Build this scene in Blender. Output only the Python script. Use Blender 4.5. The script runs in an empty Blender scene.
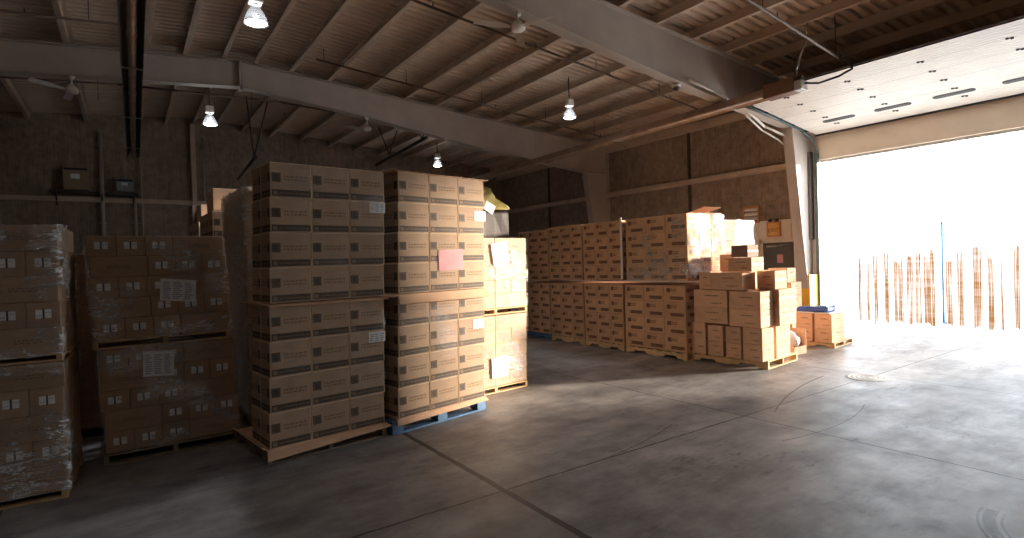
import bpy, bmesh, math, random
from mathutils import Vector, Matrix, noise
random.seed(7)
C = bpy.context.scene.collection
R = math.radians

# ------------------------------------------------------------------ materials
def nmat(name):
    m = bpy.data.materials.new(name); m.use_nodes = True
    nt = m.node_tree; b = nt.nodes['Principled BSDF']
    return m, nt, b
def N(nt, t, **k):
    n = nt.nodes.new(t)
    for a, v in k.items(): setattr(n, a, v)
    return n
def L(nt, a, b): nt.links.new(a, b)
def ramp(nt, src, stops):
    r = N(nt, 'ShaderNodeValToRGB'); e = r.color_ramp.elements
    while len(e) < len(stops): e.new(0.5)
    for i, (p, c) in enumerate(stops):
        e[i].position = p; e[i].color = (*c, 1) if len(c) == 3 else c
    L(nt, src, r.inputs[0]); return r.outputs[0]
def objcoord(nt, scale=(1, 1, 1)):
    tc = N(nt, 'ShaderNodeTexCoord'); mp = N(nt, 'ShaderNodeMapping'); mp.inputs['Scale'].default_value = scale
    L(nt, tc.outputs['Object'], mp.inputs[0]); return mp.outputs[0]
def nz(nt, vec, scale, detail=4, rough=.55):
    n = N(nt, 'ShaderNodeTexNoise'); n.inputs['Scale'].default_value = scale
    n.inputs['Detail'].default_value = detail; n.inputs['Roughness'].default_value = rough
    L(nt, vec, n.inputs['Vector']); return n.outputs['Fac']
def bump(nt, b, h, strength=.2, dist=.01):
    n = N(nt, 'ShaderNodeBump'); n.inputs['Strength'].default_value = strength; n.inputs['Distance'].default_value = dist
    L(nt, h, n.inputs['Height']); L(nt, n.outputs[0], b.inputs['Normal'])
def M2(nt, op, a, b=None):
    n = N(nt, 'ShaderNodeMath', operation=op)
    for i, v in enumerate((a, b)):
        if v is None: continue
        if isinstance(v, (int, float)): n.inputs[i].default_value = v
        else: L(nt, v, n.inputs[i])
    return n.outputs[0]
def mixc(nt, fac, a, b, mode='MIX'):
    n = N(nt, 'ShaderNodeMix', data_type='RGBA', blend_type=mode)
    for i, v in ((0, fac), (6, a), (7, b)):
        if isinstance(v, (int, float)): n.inputs[i].default_value = v
        elif isinstance(v, tuple): n.inputs[i].default_value = (*v, 1)
        else: L(nt, v, n.inputs[i])
    return n.outputs[2]
def plain(name, col, rough=.6, metal=0, var=.25, scale=8, vec=(1, 1, 1), bmp=0.0, spec=.5):
    m, nt, b = nmat(name)
    f = nz(nt, objcoord(nt, vec), scale, 5)
    lo = tuple(c * (1 - var) for c in col); hi = tuple(min(1, c * (1 + var)) for c in col)
    L(nt, ramp(nt, f, [(.3, lo), (.7, hi)]), b.inputs['Base Color'])
    b.inputs['Roughness'].default_value = rough; b.inputs['Metallic'].default_value = metal
    b.inputs['Specular IOR Level'].default_value = spec
    if bmp: bump(nt, b, f, bmp, .01)
    return m
def kraft(name, col, var=.10, rough=.75):
    m, nt, b = nmat(name)
    f = nz(nt, objcoord(nt, (2, 2, 30)), 3, 4)
    g = nz(nt, objcoord(nt), 5, 3)
    oi = N(nt, 'ShaderNodeObjectInfo')
    c = ramp(nt, M2(nt, 'ADD', M2(nt, 'MULTIPLY', f, .4), M2(nt, 'MULTIPLY', g, .6)), [(.35, tuple(x * .88 for x in col)), (.65, tuple(x * 1.1 for x in col))])
    h = N(nt, 'ShaderNodeHueSaturation'); L(nt, c, h.inputs['Color'])
    L(nt, M2(nt, 'ADD', M2(nt, 'MULTIPLY', oi.outputs['Random'], 2 * var), 1 - var), h.inputs['Value'])
    L(nt, h.outputs[0], b.inputs['Base Color']); b.inputs['Roughness'].default_value = rough
    b.inputs['Specular IOR Level'].default_value = .25
    bump(nt, b, f, .08, .004)
    return m
def emit(name, col, s):
    m = bpy.data.materials.new(name); m.use_nodes = True; nt = m.node_tree; nt.nodes.clear()
    e = N(nt, 'ShaderNodeEmission'); e.inputs[0].default_value = (*col, 1); e.inputs[1].default_value = s
    o = N(nt, 'ShaderNodeOutputMaterial'); L(nt, e.outputs[0], o.inputs[0]); return m

K = {}
K['kraft'] = kraft('kraft_board', (.45, .315, .215))
K['kraft_edge'] = plain('kraft_lit_edge', (.72, .56, .38), .8, var=.12)  # lighter bevel colour paints in the light caught along carton edges
K['kraft_row'] = kraft('kraft_board_orange', (.66, .42, .26))
K['kraft_dull'] = kraft('kraft_board_dull', (.42, .29, .185))
K['kraft_pale'] = kraft('kraft_board_pale', (.62, .45, .33))
K['kraft_plain'] = kraft('kraft_board_plain', (.72, .47, .31), .10)
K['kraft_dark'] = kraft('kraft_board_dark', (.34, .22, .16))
K['ink'] = plain('black_print_ink', (.075, .055, .04), .7, var=.35, scale=20)
K['ink_faint'] = plain('faint_print_ink', (.25, .165, .10), .75, var=.2, scale=20)
K['ink_row'] = plain('brown_print_ink', (.20, .09, .05), .7, var=.3, scale=20)
K['ink_pale'] = plain('pale_print_ink', (.42, .34, .29), .75, var=.2, scale=20)
K['paper'] = plain('white_paper', (.84, .86, .86), .7, var=.05)
K['paper_ink'] = plain('paper_print', (.45, .47, .55), .7, var=.2)
K['pink'] = plain('pink_paper', (.62, .30, .32), .7, var=.1)
K['tape'] = plain('brown_tape', (.50, .34, .20), .3, var=.1)
K['wood'] = plain('pallet_wood', (.50, .34, .18), .8, var=.3, scale=4, vec=(2, 2, 20), bmp=.2)
K['wood_pale'] = plain('pale_pallet_wood', (.66, .47, .26), .8, var=.25, scale=4, vec=(2, 2, 20), bmp=.2)
K['wood_grey'] = plain('grey_pallet_wood', (.26, .20, .14), .85, var=.3, scale=4, vec=(2, 2, 20), bmp=.2)
K['blue_wood'] = plain('blue_painted_wood', (.10, .205, .37), .75, var=.3, scale=9, bmp=.15)
K['steel_paint'] = plain('primer_grey_steel', (.46, .40, .35), .55, var=.08, scale=2)
K['purlin'] = plain('purlin_steel', (.56, .44, .34), .6, var=.15, scale=2)
K['deck'] = plain('roof_deck_liner', (.62, .49, .375), .65, var=.10, scale=1.5)
K['dark_steel'] = plain('dark_steel', (.05, .045, .04), .5, var=.2)
K['rust_pipe'] = plain('brown_pipe', (.13, .08, .055), .6, var=.2)
K['galv'] = plain('galvanised_steel', (.48, .47, .45), .42, metal=.6, var=.2, scale=5)
K['heater_tube'] = plain('heater_tube_steel', (.42, .30, .22), .5, metal=.3, var=.25, scale=3)
K['heater_box'] = plain('heater_brown_box', (.16, .085, .055), .5, var=.12)
K['white_metal'] = plain('white_metal', (.80, .76, .70), .5, var=.06)
K['door_panel'] = plain('white_door_panel', (.80, .77, .72), .5, var=.06, scale=1.5)
K['black_rubber'] = plain('black_rubber', (.02, .02, .02), .6, var=.2)
K['door_grey'] = plain('dark_grey_door', (.10, .09, .08), .5, var=.1)
K['yellow'] = plain('safety_yellow', (.80, .40, .02), .5, var=.1)
K['amber'] = plain('amber_sign_face', (.72, .40, .12), .5, var=.1)
K['amber_dark'] = plain('dark_amber_lettering', (.38, .13, .03), .5, var=.1)
K['cream_panel'] = plain('cream_wall_panel', (.74, .64, .52), .6, var=.06, scale=2)
K['blue_bag'] = plain('blue_plastic', (.05, .12, .42), .35, var=.3, scale=10, bmp=.3)
K['white_film'] = plain('white_plastic', (.85, .84, .82), .35, var=.06, scale=6, bmp=.3)
K['yellow_tarp'] = plain('yellow_tarp_cloth', (.32, .26, .05), .55, var=.2, scale=5, bmp=.3)
K['black_film'] = plain('dark_wrapped_goods', (.055, .04, .035), .6, var=.4, scale=4, vec=(1, 1, 5), bmp=.5)
K['grey_box'] = plain('grey_enamel', (.30, .31, .31), .45, var=.1)
K['tan_box'] = plain('tan_enamel', (.34, .27, .17), .5, var=.1)
K['cable'] = plain('grey_cable', (.40, .38, .35), .5, var=.1)
K['black_cable'] = plain('black_cable', (.02, .02, .02), .5, var=.1)
K['fan_blade'] = plain('tan_fan_blade', (.42, .34, .27), .5, var=.1)
K['track_steel'] = plain('dark_green_track', (.09, .13, .13), .45, metal=.3, var=.15)
K['lamp_glow'] = emit('lamp_glow', (.88, .94, 1.0), 14)
K['orange_stripe'] = plain('rust_orange_frame', (.50, .22, .10), .6, var=.1)
K['out_ground'] = plain('pale_yard_concrete', (.62, .62, .60), .85, var=.08, scale=.6)

def insul():
    m, nt, b = nmat('brown_insulation_facing')
    v = objcoord(nt)
    f = nz(nt, objcoord(nt, (1, 1, 1)), 5, 6, .7); g = nz(nt, v, .6, 3)
    s = nz(nt, objcoord(nt, (14, 14, .6)), 2, 3)
    a = M2(nt, 'ADD', M2(nt, 'MULTIPLY', f, .5), M2(nt, 'ADD', M2(nt, 'MULTIPLY', g, .3), M2(nt, 'MULTIPLY', s, .25)))
    L(nt, ramp(nt, a, [(.36, (.14, .105, .078)), (.52, (.29, .22, .165)), (.68, (.45, .35, .27))]), b.inputs['Base Color'])
    b.inputs['Roughness'].default_value = .7
    bump(nt, b, M2(nt, 'ADD', f, s), .35, .03)
    return m
K['insul'] = insul()

def floor_mat():
    m, nt, b = nmat('polished_warehouse_concrete')
    v = objcoord(nt); sep = N(nt, 'ShaderNodeSeparateXYZ'); L(nt, v, sep.inputs[0])
    X, Y = sep.outputs[0], sep.outputs[1]
    f1 = nz(nt, v, .45, 6, .6); f2 = nz(nt, v, 2.2, 8, .65); f3 = nz(nt, objcoord(nt, (1, 3, 1)), 5, 6, .7)
    base = ramp(nt, M2(nt, 'ADD', M2(nt, 'MULTIPLY', f1, .5), M2(nt, 'MULTIPLY', f2, .5)), [(.36, (.19, .18, .175)), (.5, (.33, .32, .315)), (.64, (.48, .47, .465))])
    stain = ramp(nt, f3, [(.36, (.35, .35, .35)), (.46, (1, 1, 1))])
    big = ramp(nt, nz(nt, v, .5, 3), [(.50, (0, 0, 0)), (.62, (1, 1, 1))])
    base = mixc(nt, M2(nt, 'MULTIPLY', big, .75), base, stain, 'MULTIPLY')
    smear = ramp(nt, nz(nt, objcoord(nt, (.5, 1.6, 1)), 1.3, 8, .7), [(.35, (.62, .62, .62)), (.60, (1.12, 1.12, 1.12))])
    base = mixc(nt, 1.0, base, smear, 'MULTIPLY')
    blot = ramp(nt, nz(nt, objcoord(nt, (1.0, 2.0, 1)), 1.1, 7, .75), [(.30, (.22, .22, .22)), (.38, (1, 1, 1))])
    base = mixc(nt, .75, base, blot, 'MULTIPLY')
    wob = M2(nt, 'MULTIPLY', M2(nt, 'SUBTRACT', nz(nt, v, 6, 5, .7), .5), .035)
    joint = None
    def line(coord, pos, w):
        d = M2(nt, 'ABSOLUTE', M2(nt, 'ADD', M2(nt, 'SUBTRACT', coord, pos), wob))
        return M2(nt, 'LESS_THAN', d, w)
    for coord, pos, w in ((X, 2.43, .028), (X, 5.7, .010), (X, 8.95, .009), (X, -.85, .006), (X, 12.2, .006), (Y, 3.72, .010), (Y, .45, .006), (Y, 7.0, .006), (Y, 10.3, .006)):
        l = line(coord, pos, w); joint = l if joint is None else M2(nt, 'MAXIMUM', joint, l)
    base = mixc(nt, M2(nt, 'MULTIPLY', joint, .9), base, (.02, .017, .015))
    # curved tyre marks
    def arc(cx, cy, r, w, lim):
        dx = M2(nt, 'SUBTRACT', X, cx); dy = M2(nt, 'SUBTRACT', Y, cy)
        d = M2(nt, 'SQRT', M2(nt, 'ADD', M2(nt, 'MULTIPLY', dx, dx), M2(nt, 'MULTIPLY', dy, dy)))
        k = M2(nt, 'LESS_THAN', M2(nt, 'ABSOLUTE', M2(nt, 'SUBTRACT', d, r)), w)
        ex = M2(nt, 'SUBTRACT', X, lim[0]); ey = M2(nt, 'SUBTRACT', Y, lim[1])
        q = M2(nt, 'LESS_THAN', M2(nt, 'ADD', M2(nt, 'MULTIPLY', ex, ex), M2(nt, 'MULTIPLY', ey, ey)), lim[2] ** 2)
        return M2(nt, 'MULTIPLY', k, q)
    marks = None
    for a in ((4.9, .5, .80, .034, (4.63, 1.28, .26)), (4.9, .5, .86, .008, (4.63, 1.3, .26)), (4.9, .5, .735, .008, (4.63, 1.25, .24)),
              (9.0, -3.0, 7.2, .010, (7.3, 3.7, 1.2)), (6.0, 6.5, 3.6, .006, (6.2, 2.9, 1.0)), (3.0, 9.0, 5.3, .005, (4.2, 3.8, .7))):
        l = arc(*a); marks = l if marks is None else M2(nt, 'MAXIMUM', marks, l)
    base = mixc(nt, M2(nt, 'MULTIPLY', M2(nt, 'MULTIPLY', marks, .95), ramp(nt, nz(nt, v, 14, 4), [(.30, (0, 0, 0)), (.42, (1, 1, 1))])), base, (.03, .03, .03))
    # pale scrapes
    sc = ramp(nt, nz(nt, objcoord(nt, (7, .5, 1)), 1.7, 4, .6), [(.66, (0, 0, 0)), (.74, (1, 1, 1))])
    base = mixc(nt, M2(nt, 'MULTIPLY', sc, .22), base, (.55, .52, .48))
    L(nt, base, b.inputs['Base Color'])
    rg = ramp(nt, M2(nt, 'ADD', M2(nt, 'MULTIPLY', f2, .6), M2(nt, 'MULTIPLY', f3, .4)), [(.3, (.58, .58, .58)), (.7, (.36, .36, .36))])
    L(nt, rg, b.inputs['Roughness']); b.inputs['Specular IOR Level'].default_value = .35
    bump(nt, b, M2(nt, 'SUBTRACT', M2(nt, 'MULTIPLY', f2, .3), joint), .15, .01)
    return m
K['floor'] = floor_mat()

def film(name, haze_glint, gloss, dens, tint=(.96, .96, .95)):
    """clear stretch film: mostly see-through, glossy, with white streaks that mix crease haze and painted wrinkle highlights"""
    m = bpy.data.materials.new(name); m.use_nodes = True; nt = m.node_tree; nt.nodes.clear()
    o = N(nt, 'ShaderNodeOutputMaterial')
    tr = N(nt, 'ShaderNodeBsdfTransparent'); tr.inputs[0].default_value = (*tint, 1)
    gl = N(nt, 'ShaderNodeBsdfGlossy'); gl.inputs['Roughness'].default_value = .06
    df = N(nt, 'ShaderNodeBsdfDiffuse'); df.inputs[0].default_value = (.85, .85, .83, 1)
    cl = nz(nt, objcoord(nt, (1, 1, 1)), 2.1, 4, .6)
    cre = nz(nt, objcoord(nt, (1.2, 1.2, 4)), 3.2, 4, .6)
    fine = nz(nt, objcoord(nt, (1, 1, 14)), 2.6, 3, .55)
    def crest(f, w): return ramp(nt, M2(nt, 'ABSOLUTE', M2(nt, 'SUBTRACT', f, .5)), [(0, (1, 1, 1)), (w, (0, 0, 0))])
    sp = nz(nt, objcoord(nt, (6, 6, 18)), 2.5, 3, .6)
    bn = N(nt, 'ShaderNodeBump'); bn.inputs['Strength'].default_value = .8; bn.inputs['Distance'].default_value = .07
    L(nt, M2(nt, 'ADD', M2(nt, 'MULTIPLY', cre, .6), M2(nt, 'ADD', M2(nt, 'MULTIPLY', fine, .25), M2(nt, 'MULTIPLY', sp, .35))), bn.inputs['Height'])
    L(nt, bn.outputs[0], gl.inputs['Normal'])
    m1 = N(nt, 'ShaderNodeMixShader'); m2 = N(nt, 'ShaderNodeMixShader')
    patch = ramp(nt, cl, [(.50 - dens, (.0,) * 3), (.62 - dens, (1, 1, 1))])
    glint_streak = M2(nt, 'MAXIMUM', crest(cre, .045), M2(nt, 'MULTIPLY', crest(fine, .04), .7))
    glint_patch = ramp(nt, cl, [(.53 - dens, (.06,) * 3), (.60 - dens, (1, 1, 1))])
    L(nt, M2(nt, 'MULTIPLY', M2(nt, 'MULTIPLY', glint_patch, glint_streak), haze_glint), m1.inputs[0])  # diffuse white streaks: some film haze, mostly highlights painted onto the wrinkles
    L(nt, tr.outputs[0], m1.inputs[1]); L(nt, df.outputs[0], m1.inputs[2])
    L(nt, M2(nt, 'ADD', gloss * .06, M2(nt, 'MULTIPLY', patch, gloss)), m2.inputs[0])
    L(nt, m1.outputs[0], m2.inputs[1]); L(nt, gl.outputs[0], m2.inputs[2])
    L(nt, m2.outputs[0], o.inputs[0]); return m
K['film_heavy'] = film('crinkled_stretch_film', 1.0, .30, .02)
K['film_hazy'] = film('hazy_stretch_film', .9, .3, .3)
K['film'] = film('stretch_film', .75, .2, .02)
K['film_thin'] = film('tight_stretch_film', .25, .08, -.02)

def strip_mat(name, dirty):
    """PVC strip: clear and scattering; the dirty ones carry brown scuffing up to head height"""
    m = bpy.data.materials.new(name); m.use_nodes = True; nt = m.node_tree; nt.nodes.clear()
    o = N(nt, 'ShaderNodeOutputMaterial')
    tr = N(nt, 'ShaderNodeBsdfTransparent'); tl = N(nt, 'ShaderNodeBsdfTranslucent')
    tl.inputs[0].default_value = (.9, .92, .95, 1)
    mx = N(nt, 'ShaderNodeMixShader'); mx.inputs[0].default_value = .35
    if dirty:
        tc = N(nt, 'ShaderNodeTexCoord'); sp = N(nt, 'ShaderNodeSeparateXYZ'); L(nt, tc.outputs['Object'], sp.inputs[0])
        oi = N(nt, 'ShaderNodeObjectInfo')
        z = sp.outputs[2]
        w = M2(nt, 'MULTIPLY', M2(nt, 'SUBTRACT', nz(nt, objcoord(nt, (5, 5, 3)), 1.5, 4), .5), .5)
        zz = M2(nt, 'ADD', M2(nt, 'ADD', z, w), M2(nt, 'MULTIPLY', M2(nt, 'SUBTRACT', oi.outputs['Random'], .7), .35))
        top = ramp(nt, M2(nt, 'DIVIDE', zz, 2.6), [(.62, (1, 1, 1)), (.88, (0, 0, 0))])
        bot = ramp(nt, M2(nt, 'ADD', z, w), [(.08, (0, 0, 0)), (.17, (1, 1, 1))])
        st = ramp(nt, nz(nt, objcoord(nt, (1, 22, .35)), 2.2, 3), [(.30, (.72, .72, .72)), (.55, (1, 1, 1))])
        band = ramp(nt, nz(nt, objcoord(nt, (.5, .5, 9)), 2.0, 3), [(.3, (.94,) * 3), (.6, (1,) * 3)])
        k = M2(nt, 'MULTIPLY', M2(nt, 'MULTIPLY', top, bot), M2(nt, 'MULTIPLY', st, band))
        L(nt, mixc(nt, k, (.95, .96, .97), (.026, .010, .002)), tr.inputs[0])
        L(nt, mixc(nt, k, (.9, .92, .95), (.14, .06, .012)), tl.inputs[0])
        mx.inputs[0].default_value = .30
    else:
        tr.inputs[0].default_value = (.95, .96, .97, 1)
    L(nt, tr.outputs[0], mx.inputs[1]); L(nt, tl.outputs[0], mx.inputs[2]); L(nt, mx.outputs[0], o.inputs[0])
    return m
def acrylic():
    m = bpy.data.materials.new('clear_acrylic'); m.use_nodes = True; nt = m.node_tree; nt.nodes.clear()
    o = N(nt, 'ShaderNodeOutputMaterial'); tr = N(nt, 'ShaderNodeBsdfTransparent'); gl = N(nt, 'ShaderNodeBsdfGlossy'); gl.inputs['Roughness'].default_value = .2
    tl = N(nt, 'ShaderNodeBsdfTranslucent'); a = N(nt, 'ShaderNodeMixShader'); b = N(nt, 'ShaderNodeMixShader'); a.inputs[0].default_value = .12; b.inputs[0].default_value = .12
    L(nt, tr.outputs[0], a.inputs[1]); L(nt, tl.outputs[0], a.inputs[2]); L(nt, a.outputs[0], b.inputs[1]); L(nt, gl.outputs[0], b.inputs[2]); L(nt, b.outputs[0], o.inputs[0]); return m
K['acrylic'] = acrylic()
K['strip'] = strip_mat('clear_pvc', False)
K['strip_dirty'] = strip_mat('soiled_pvc', True)
K['strip_blue'] = plain('blue_pvc_edge', (.06, .15, .24), .3, var=.2)

# ------------------------------------------------------------------ mesh builder
class MB:
    def __init__(s): s.bm = bmesh.new(); s.mats = []
    def mi(s, m):
        m = K[m] if isinstance(m, str) else m
        if m not in s.mats: s.mats.append(m)
        return s.mats.index(m)
    def face(s, pts, m):
        vs = [s.bm.verts.new(p) for p in pts]; f = s.bm.faces.new(vs); f.material_index = s.mi(m); return f
    def box(s, a, b, m, bev=0, em=None):
        i = s.mi(m); e = s.mi(em) if em else i
        r = bmesh.ops.create_cube(s.bm, size=1)
        vs = r['verts']
        for v in vs: v.co = Vector([(a[k] + b[k]) / 2 + v.co[k] * (b[k] - a[k]) for k in range(3)])
        fs = {f for v in vs for f in v.link_faces}
        for f in fs: f.material_index = i
        if bev:
            es = list({ed for v in vs for ed in v.link_edges})
            rr = bmesh.ops.bevel(s.bm, geom=es, offset=bev, segments=1, affect='EDGES', profile=.5)
            for f in rr['faces']: f.material_index = e
        return s
    def tube(s, p, q, r, m, seg=10, r2=None, cap=True):
        p, q = Vector(p), Vector(q); d = q - p
        rr = bmesh.ops.create_cone(s.bm, cap_ends=cap, segments=seg, radius1=r, radius2=r if r2 is None else r2, depth=d.length)
        mt = Matrix.Translation((p + q) / 2) @ d.to_track_quat('Z', 'Y').to_matrix().to_4x4()
        bmesh.ops.transform(s.bm, matrix=mt, verts=rr['verts'])
        i = s.mi(m)
        for f in {f for v in rr['verts'] for f in v.link_faces}: f.material_index = i; f.smooth = len(f.verts) == 4
        return s
    def path(s, pts, r, m, seg=8):
        for a, b in zip(pts, pts[1:]): s.tube(a, b, r, m, seg)
        for p in pts[1:-1]:
            rr = bmesh.ops.create_uvsphere(s.bm, u_segments=seg, v_segments=6, radius=r)
            bmesh.ops.translate(s.bm, verts=rr['verts'], vec=p); i = s.mi(m)
            for f in {f for v in rr['verts'] for f in v.link_faces}: f.material_index = i; f.smooth = True
        return s
    def lathe(s, prof, m, c=(0, 0, 0), seg=24):
        i = s.mi(m); rings = []
        for r, z in prof:
            rings.append([s.bm.verts.new((c[0] + r * math.cos(t * 2 * math.pi / seg), c[1] + r * math.sin(t * 2 * math.pi / seg), c[2] + z)) for t in range(seg)])
        for a, b in zip(rings, rings[1:]):
            for t in range(seg):
                f = s.bm.faces.new((a[t], a[(t + 1) % seg], b[(t + 1) % seg], b[t])); f.material_index = i; f.smooth = True
        return s
    def prism(s, poly, axis, lo, hi, m):
        """extrude a 2-D polygon; axis 0: poly is (y,z), 1: (x,z), 2: (x,y)"""
        i = s.mi(m)
        def P(u, v, w): return ((w, u, v), (u, w, v), (u, v, w))[axis]
        A = [s.bm.verts.new(P(u, v, lo)) for u, v in poly]; B = [s.bm.verts.new(P(u, v, hi)) for u, v in poly]
        n = len(poly); fs = [s.bm.faces.new(A), s.bm.faces.new(B[::-1])]
        for k in range(n): fs.append(s.bm.faces.new((A[k], A[(k + 1) % n], B[(k + 1) % n], B[k])))
        for f in fs: f.material_index = i
        bmesh.ops.recalc_face_normals(s.bm, faces=fs); return s
    def mesh(s, name):
        me = bpy.data.meshes.new(name); s.bm.to_mesh(me); s.bm.free()
        for m in s.mats: me.materials.append(m)
        return me
    def build(s, name, parent=None, loc=(0, 0, 0), rot=(0, 0, 0)):
        return put(name, s.mesh(name), parent, loc, rot)
def put(name, me, parent=None, loc=(0, 0, 0), rot=(0, 0, 0)):
    o = bpy.data.objects.new(name, me); C.objects.link(o)
    o.location = loc; o.rotation_euler = rot
    if parent: o.parent = parent
    return o
def tag(o, label, cat, group=None):
    o['label'] = label; o['category'] = cat
    if group: o['group'] = group
    return o
def empty(name, loc, label, cat, rz=0, group=None):
    o = put(name, None, None, loc, (0, 0, rz)); o.empty_display_size = .2
    return tag(o, label, cat, group)
def struct(o, label=None, cat=None):
    o['kind'] = 'structure'
    if label: o['label'] = label; o['category'] = cat
    return o
def copy_tree(o, parent=None):
    c = o.copy(); C.objects.link(c)
    if parent: c.parent = parent
    for ch in list(o.children): copy_tree(ch, c)
    return c
_trim = [0]
def trim(mb, label=None, cat=None, **k):
    _trim[0] += 1
    return struct(mb.build('trim_%d' % _trim[0], **k), label, cat)

# ------------------------------------------------------------------ building shell
XW, XL, YB, YN, RX = 14.35, -9.5, 21.56, -6.0, 2.4
SL = .077
def zb(x): return 6.77 - SL * abs(x - RX)          # top of the roof beams = underside of the purlins
DY0, DY1, DH = .48, 7.09, 4.13

mb = MB(); mb.box((XL, YN, -.2), (XW + .2, YB, 0), 'floor'); struct(mb.build('floor'), 'grey polished concrete warehouse floor with dark joints', 'floor')
mb = MB(); mb.box((XW + .2, -60, -.25), (90, 70, -.02), 'out_ground'); struct(mb.build('ground'), 'pale concrete yard outside the big door', 'ground')

# ceiling: corrugated liner on two slopes
mb = MB(); i = mb.mi('deck')
prof = []
y = YN
while y < YB:
    prof += [(y, 0), (y + .10, 0), (y + .12, .05), (y + .18, .05)]; y += .2
prof.append((YB, 0))
for x0, x1 in ((XL, RX), (RX, XW + .2)):
    A = [mb.bm.verts.new((x0, yy, zb(x0) + .225 + dz)) for yy, dz in prof]; B = [mb.bm.verts.new((x1, yy, zb(x1) + .225 + dz)) for yy, dz in prof]
    for k in range(len(prof) - 1):
        mb.bm.faces.new((A[k], A[k + 1], B[k + 1], B[k])).material_index = i
for x0, x1 in ((XL - .2, RX), (RX, XW + .25)):
    mb.prism([(x0, zb(x0) + .275), (x1, zb(x1) + .275), (x1, zb(x1) + .4), (x0, zb(x0) + .4)], 1, YN - .2, YB + .2, 'deck')
struct(mb.build('ceiling'), 'brown corrugated metal roof deck over the warehouse', 'ceiling')

# right wall with the door opening (insulation above, cream wainscot below)
mb = MB(); T = XW + .2
def wseg(y0, y1):
    mb.box((XW, y0, 2.72), (T, y1, zb(XW) + .3), 'insul'); mb.box((XW - .03, y0, 0), (T, y1, 2.72), 'cream_panel')
    yy = y0 + .15
    while yy < y1 - .1:                                # ribs of the wainscot sheet
        mb.box((XW - .045, yy, 0), (XW - .03, yy + .035, 2.72), 'cream_panel'); yy += .23
wseg(7.45, YB); wseg(YN, DY0 - .35)
mb.box((XW, DY0 - .35, 4.72), (T, 7.45, zb(XW) + .3), 'insul')
mb.box((XW - .02, DY0 - .35, DH), (T, 7.45, 4.72), 'cream_panel')
mb.box((XW - .02, DY1, 0), (T, 7.45, DH), 'cream_panel'); mb.box((XW - .02, DY0 - .35, 0), (T, DY0, DH), 'cream_panel')
struct(mb.build('wall_right'), 'insulated right wall with cream lower panels and big door opening', 'wall')
mb = MB(); mb.box((XL, YB, 0), (T, YB + .2, zb(RX) + .4), 'insul')
yy = XL
while yy < XW:
    mb.box((yy, YB - .015, 0), (yy + .04, YB, 6.0), 'insul'); yy += .3
struct(mb.build('wall_back'), 'dark brown insulated end wall behind the left stacks', 'wall')
mb = MB(); mb.box((XL - .2, YN, 0), (XL, YB, zb(XL) + .4), 'insul'); struct(mb.build('wall_left'))
mb = MB(); mb.box((XL, YN - .2, 0), (T, YN, zb(RX) + .4), 'insul'); struct(mb.build('wall_front'))

# wall girts
mb = MB(); mb.prism([(XW, 4.02), (XW - .05, 4.02), (XW - .17, 4.06), (XW - .17, 4.16), (XW, 4.2)], 1, 7.45, YB, 'purlin'); trim(mb, 'horizontal brown girt along the right wall', 'girt')
mb = MB(); mb.prism([(YB, 4.06), (YB - .15, 4.06), (YB - .15, 4.2), (YB, 4.2)], 0, XL, XW, 'purlin'); trim(mb, 'horizontal brown girt along the end wall', 'girt')
mb = MB(); mb.box((XW - .16, 7.45, zb(XW) - .25), (XW, YB, zb(XW) - .02), 'purlin'); trim(mb, 'eave strut at the top of the right wall', 'strut')
mb = MB()
for x in (2.0,): mb.box((x - .07, YB - .2, 0), (x + .07, YB, zb(x)), 'purlin')
trim(mb, 'steel wind column on the end wall', 'post')
for y, lab in ((11.0, 'near'), (17.9, 'far')):
    mb = MB(); mb.box((XW - .03, y - .05, 2.72), (XW, y + .05, 5.8), 'dark_steel'); trim(mb, 'dark vertical seam strip on the %s right wall' % lab, 'strip')

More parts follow.
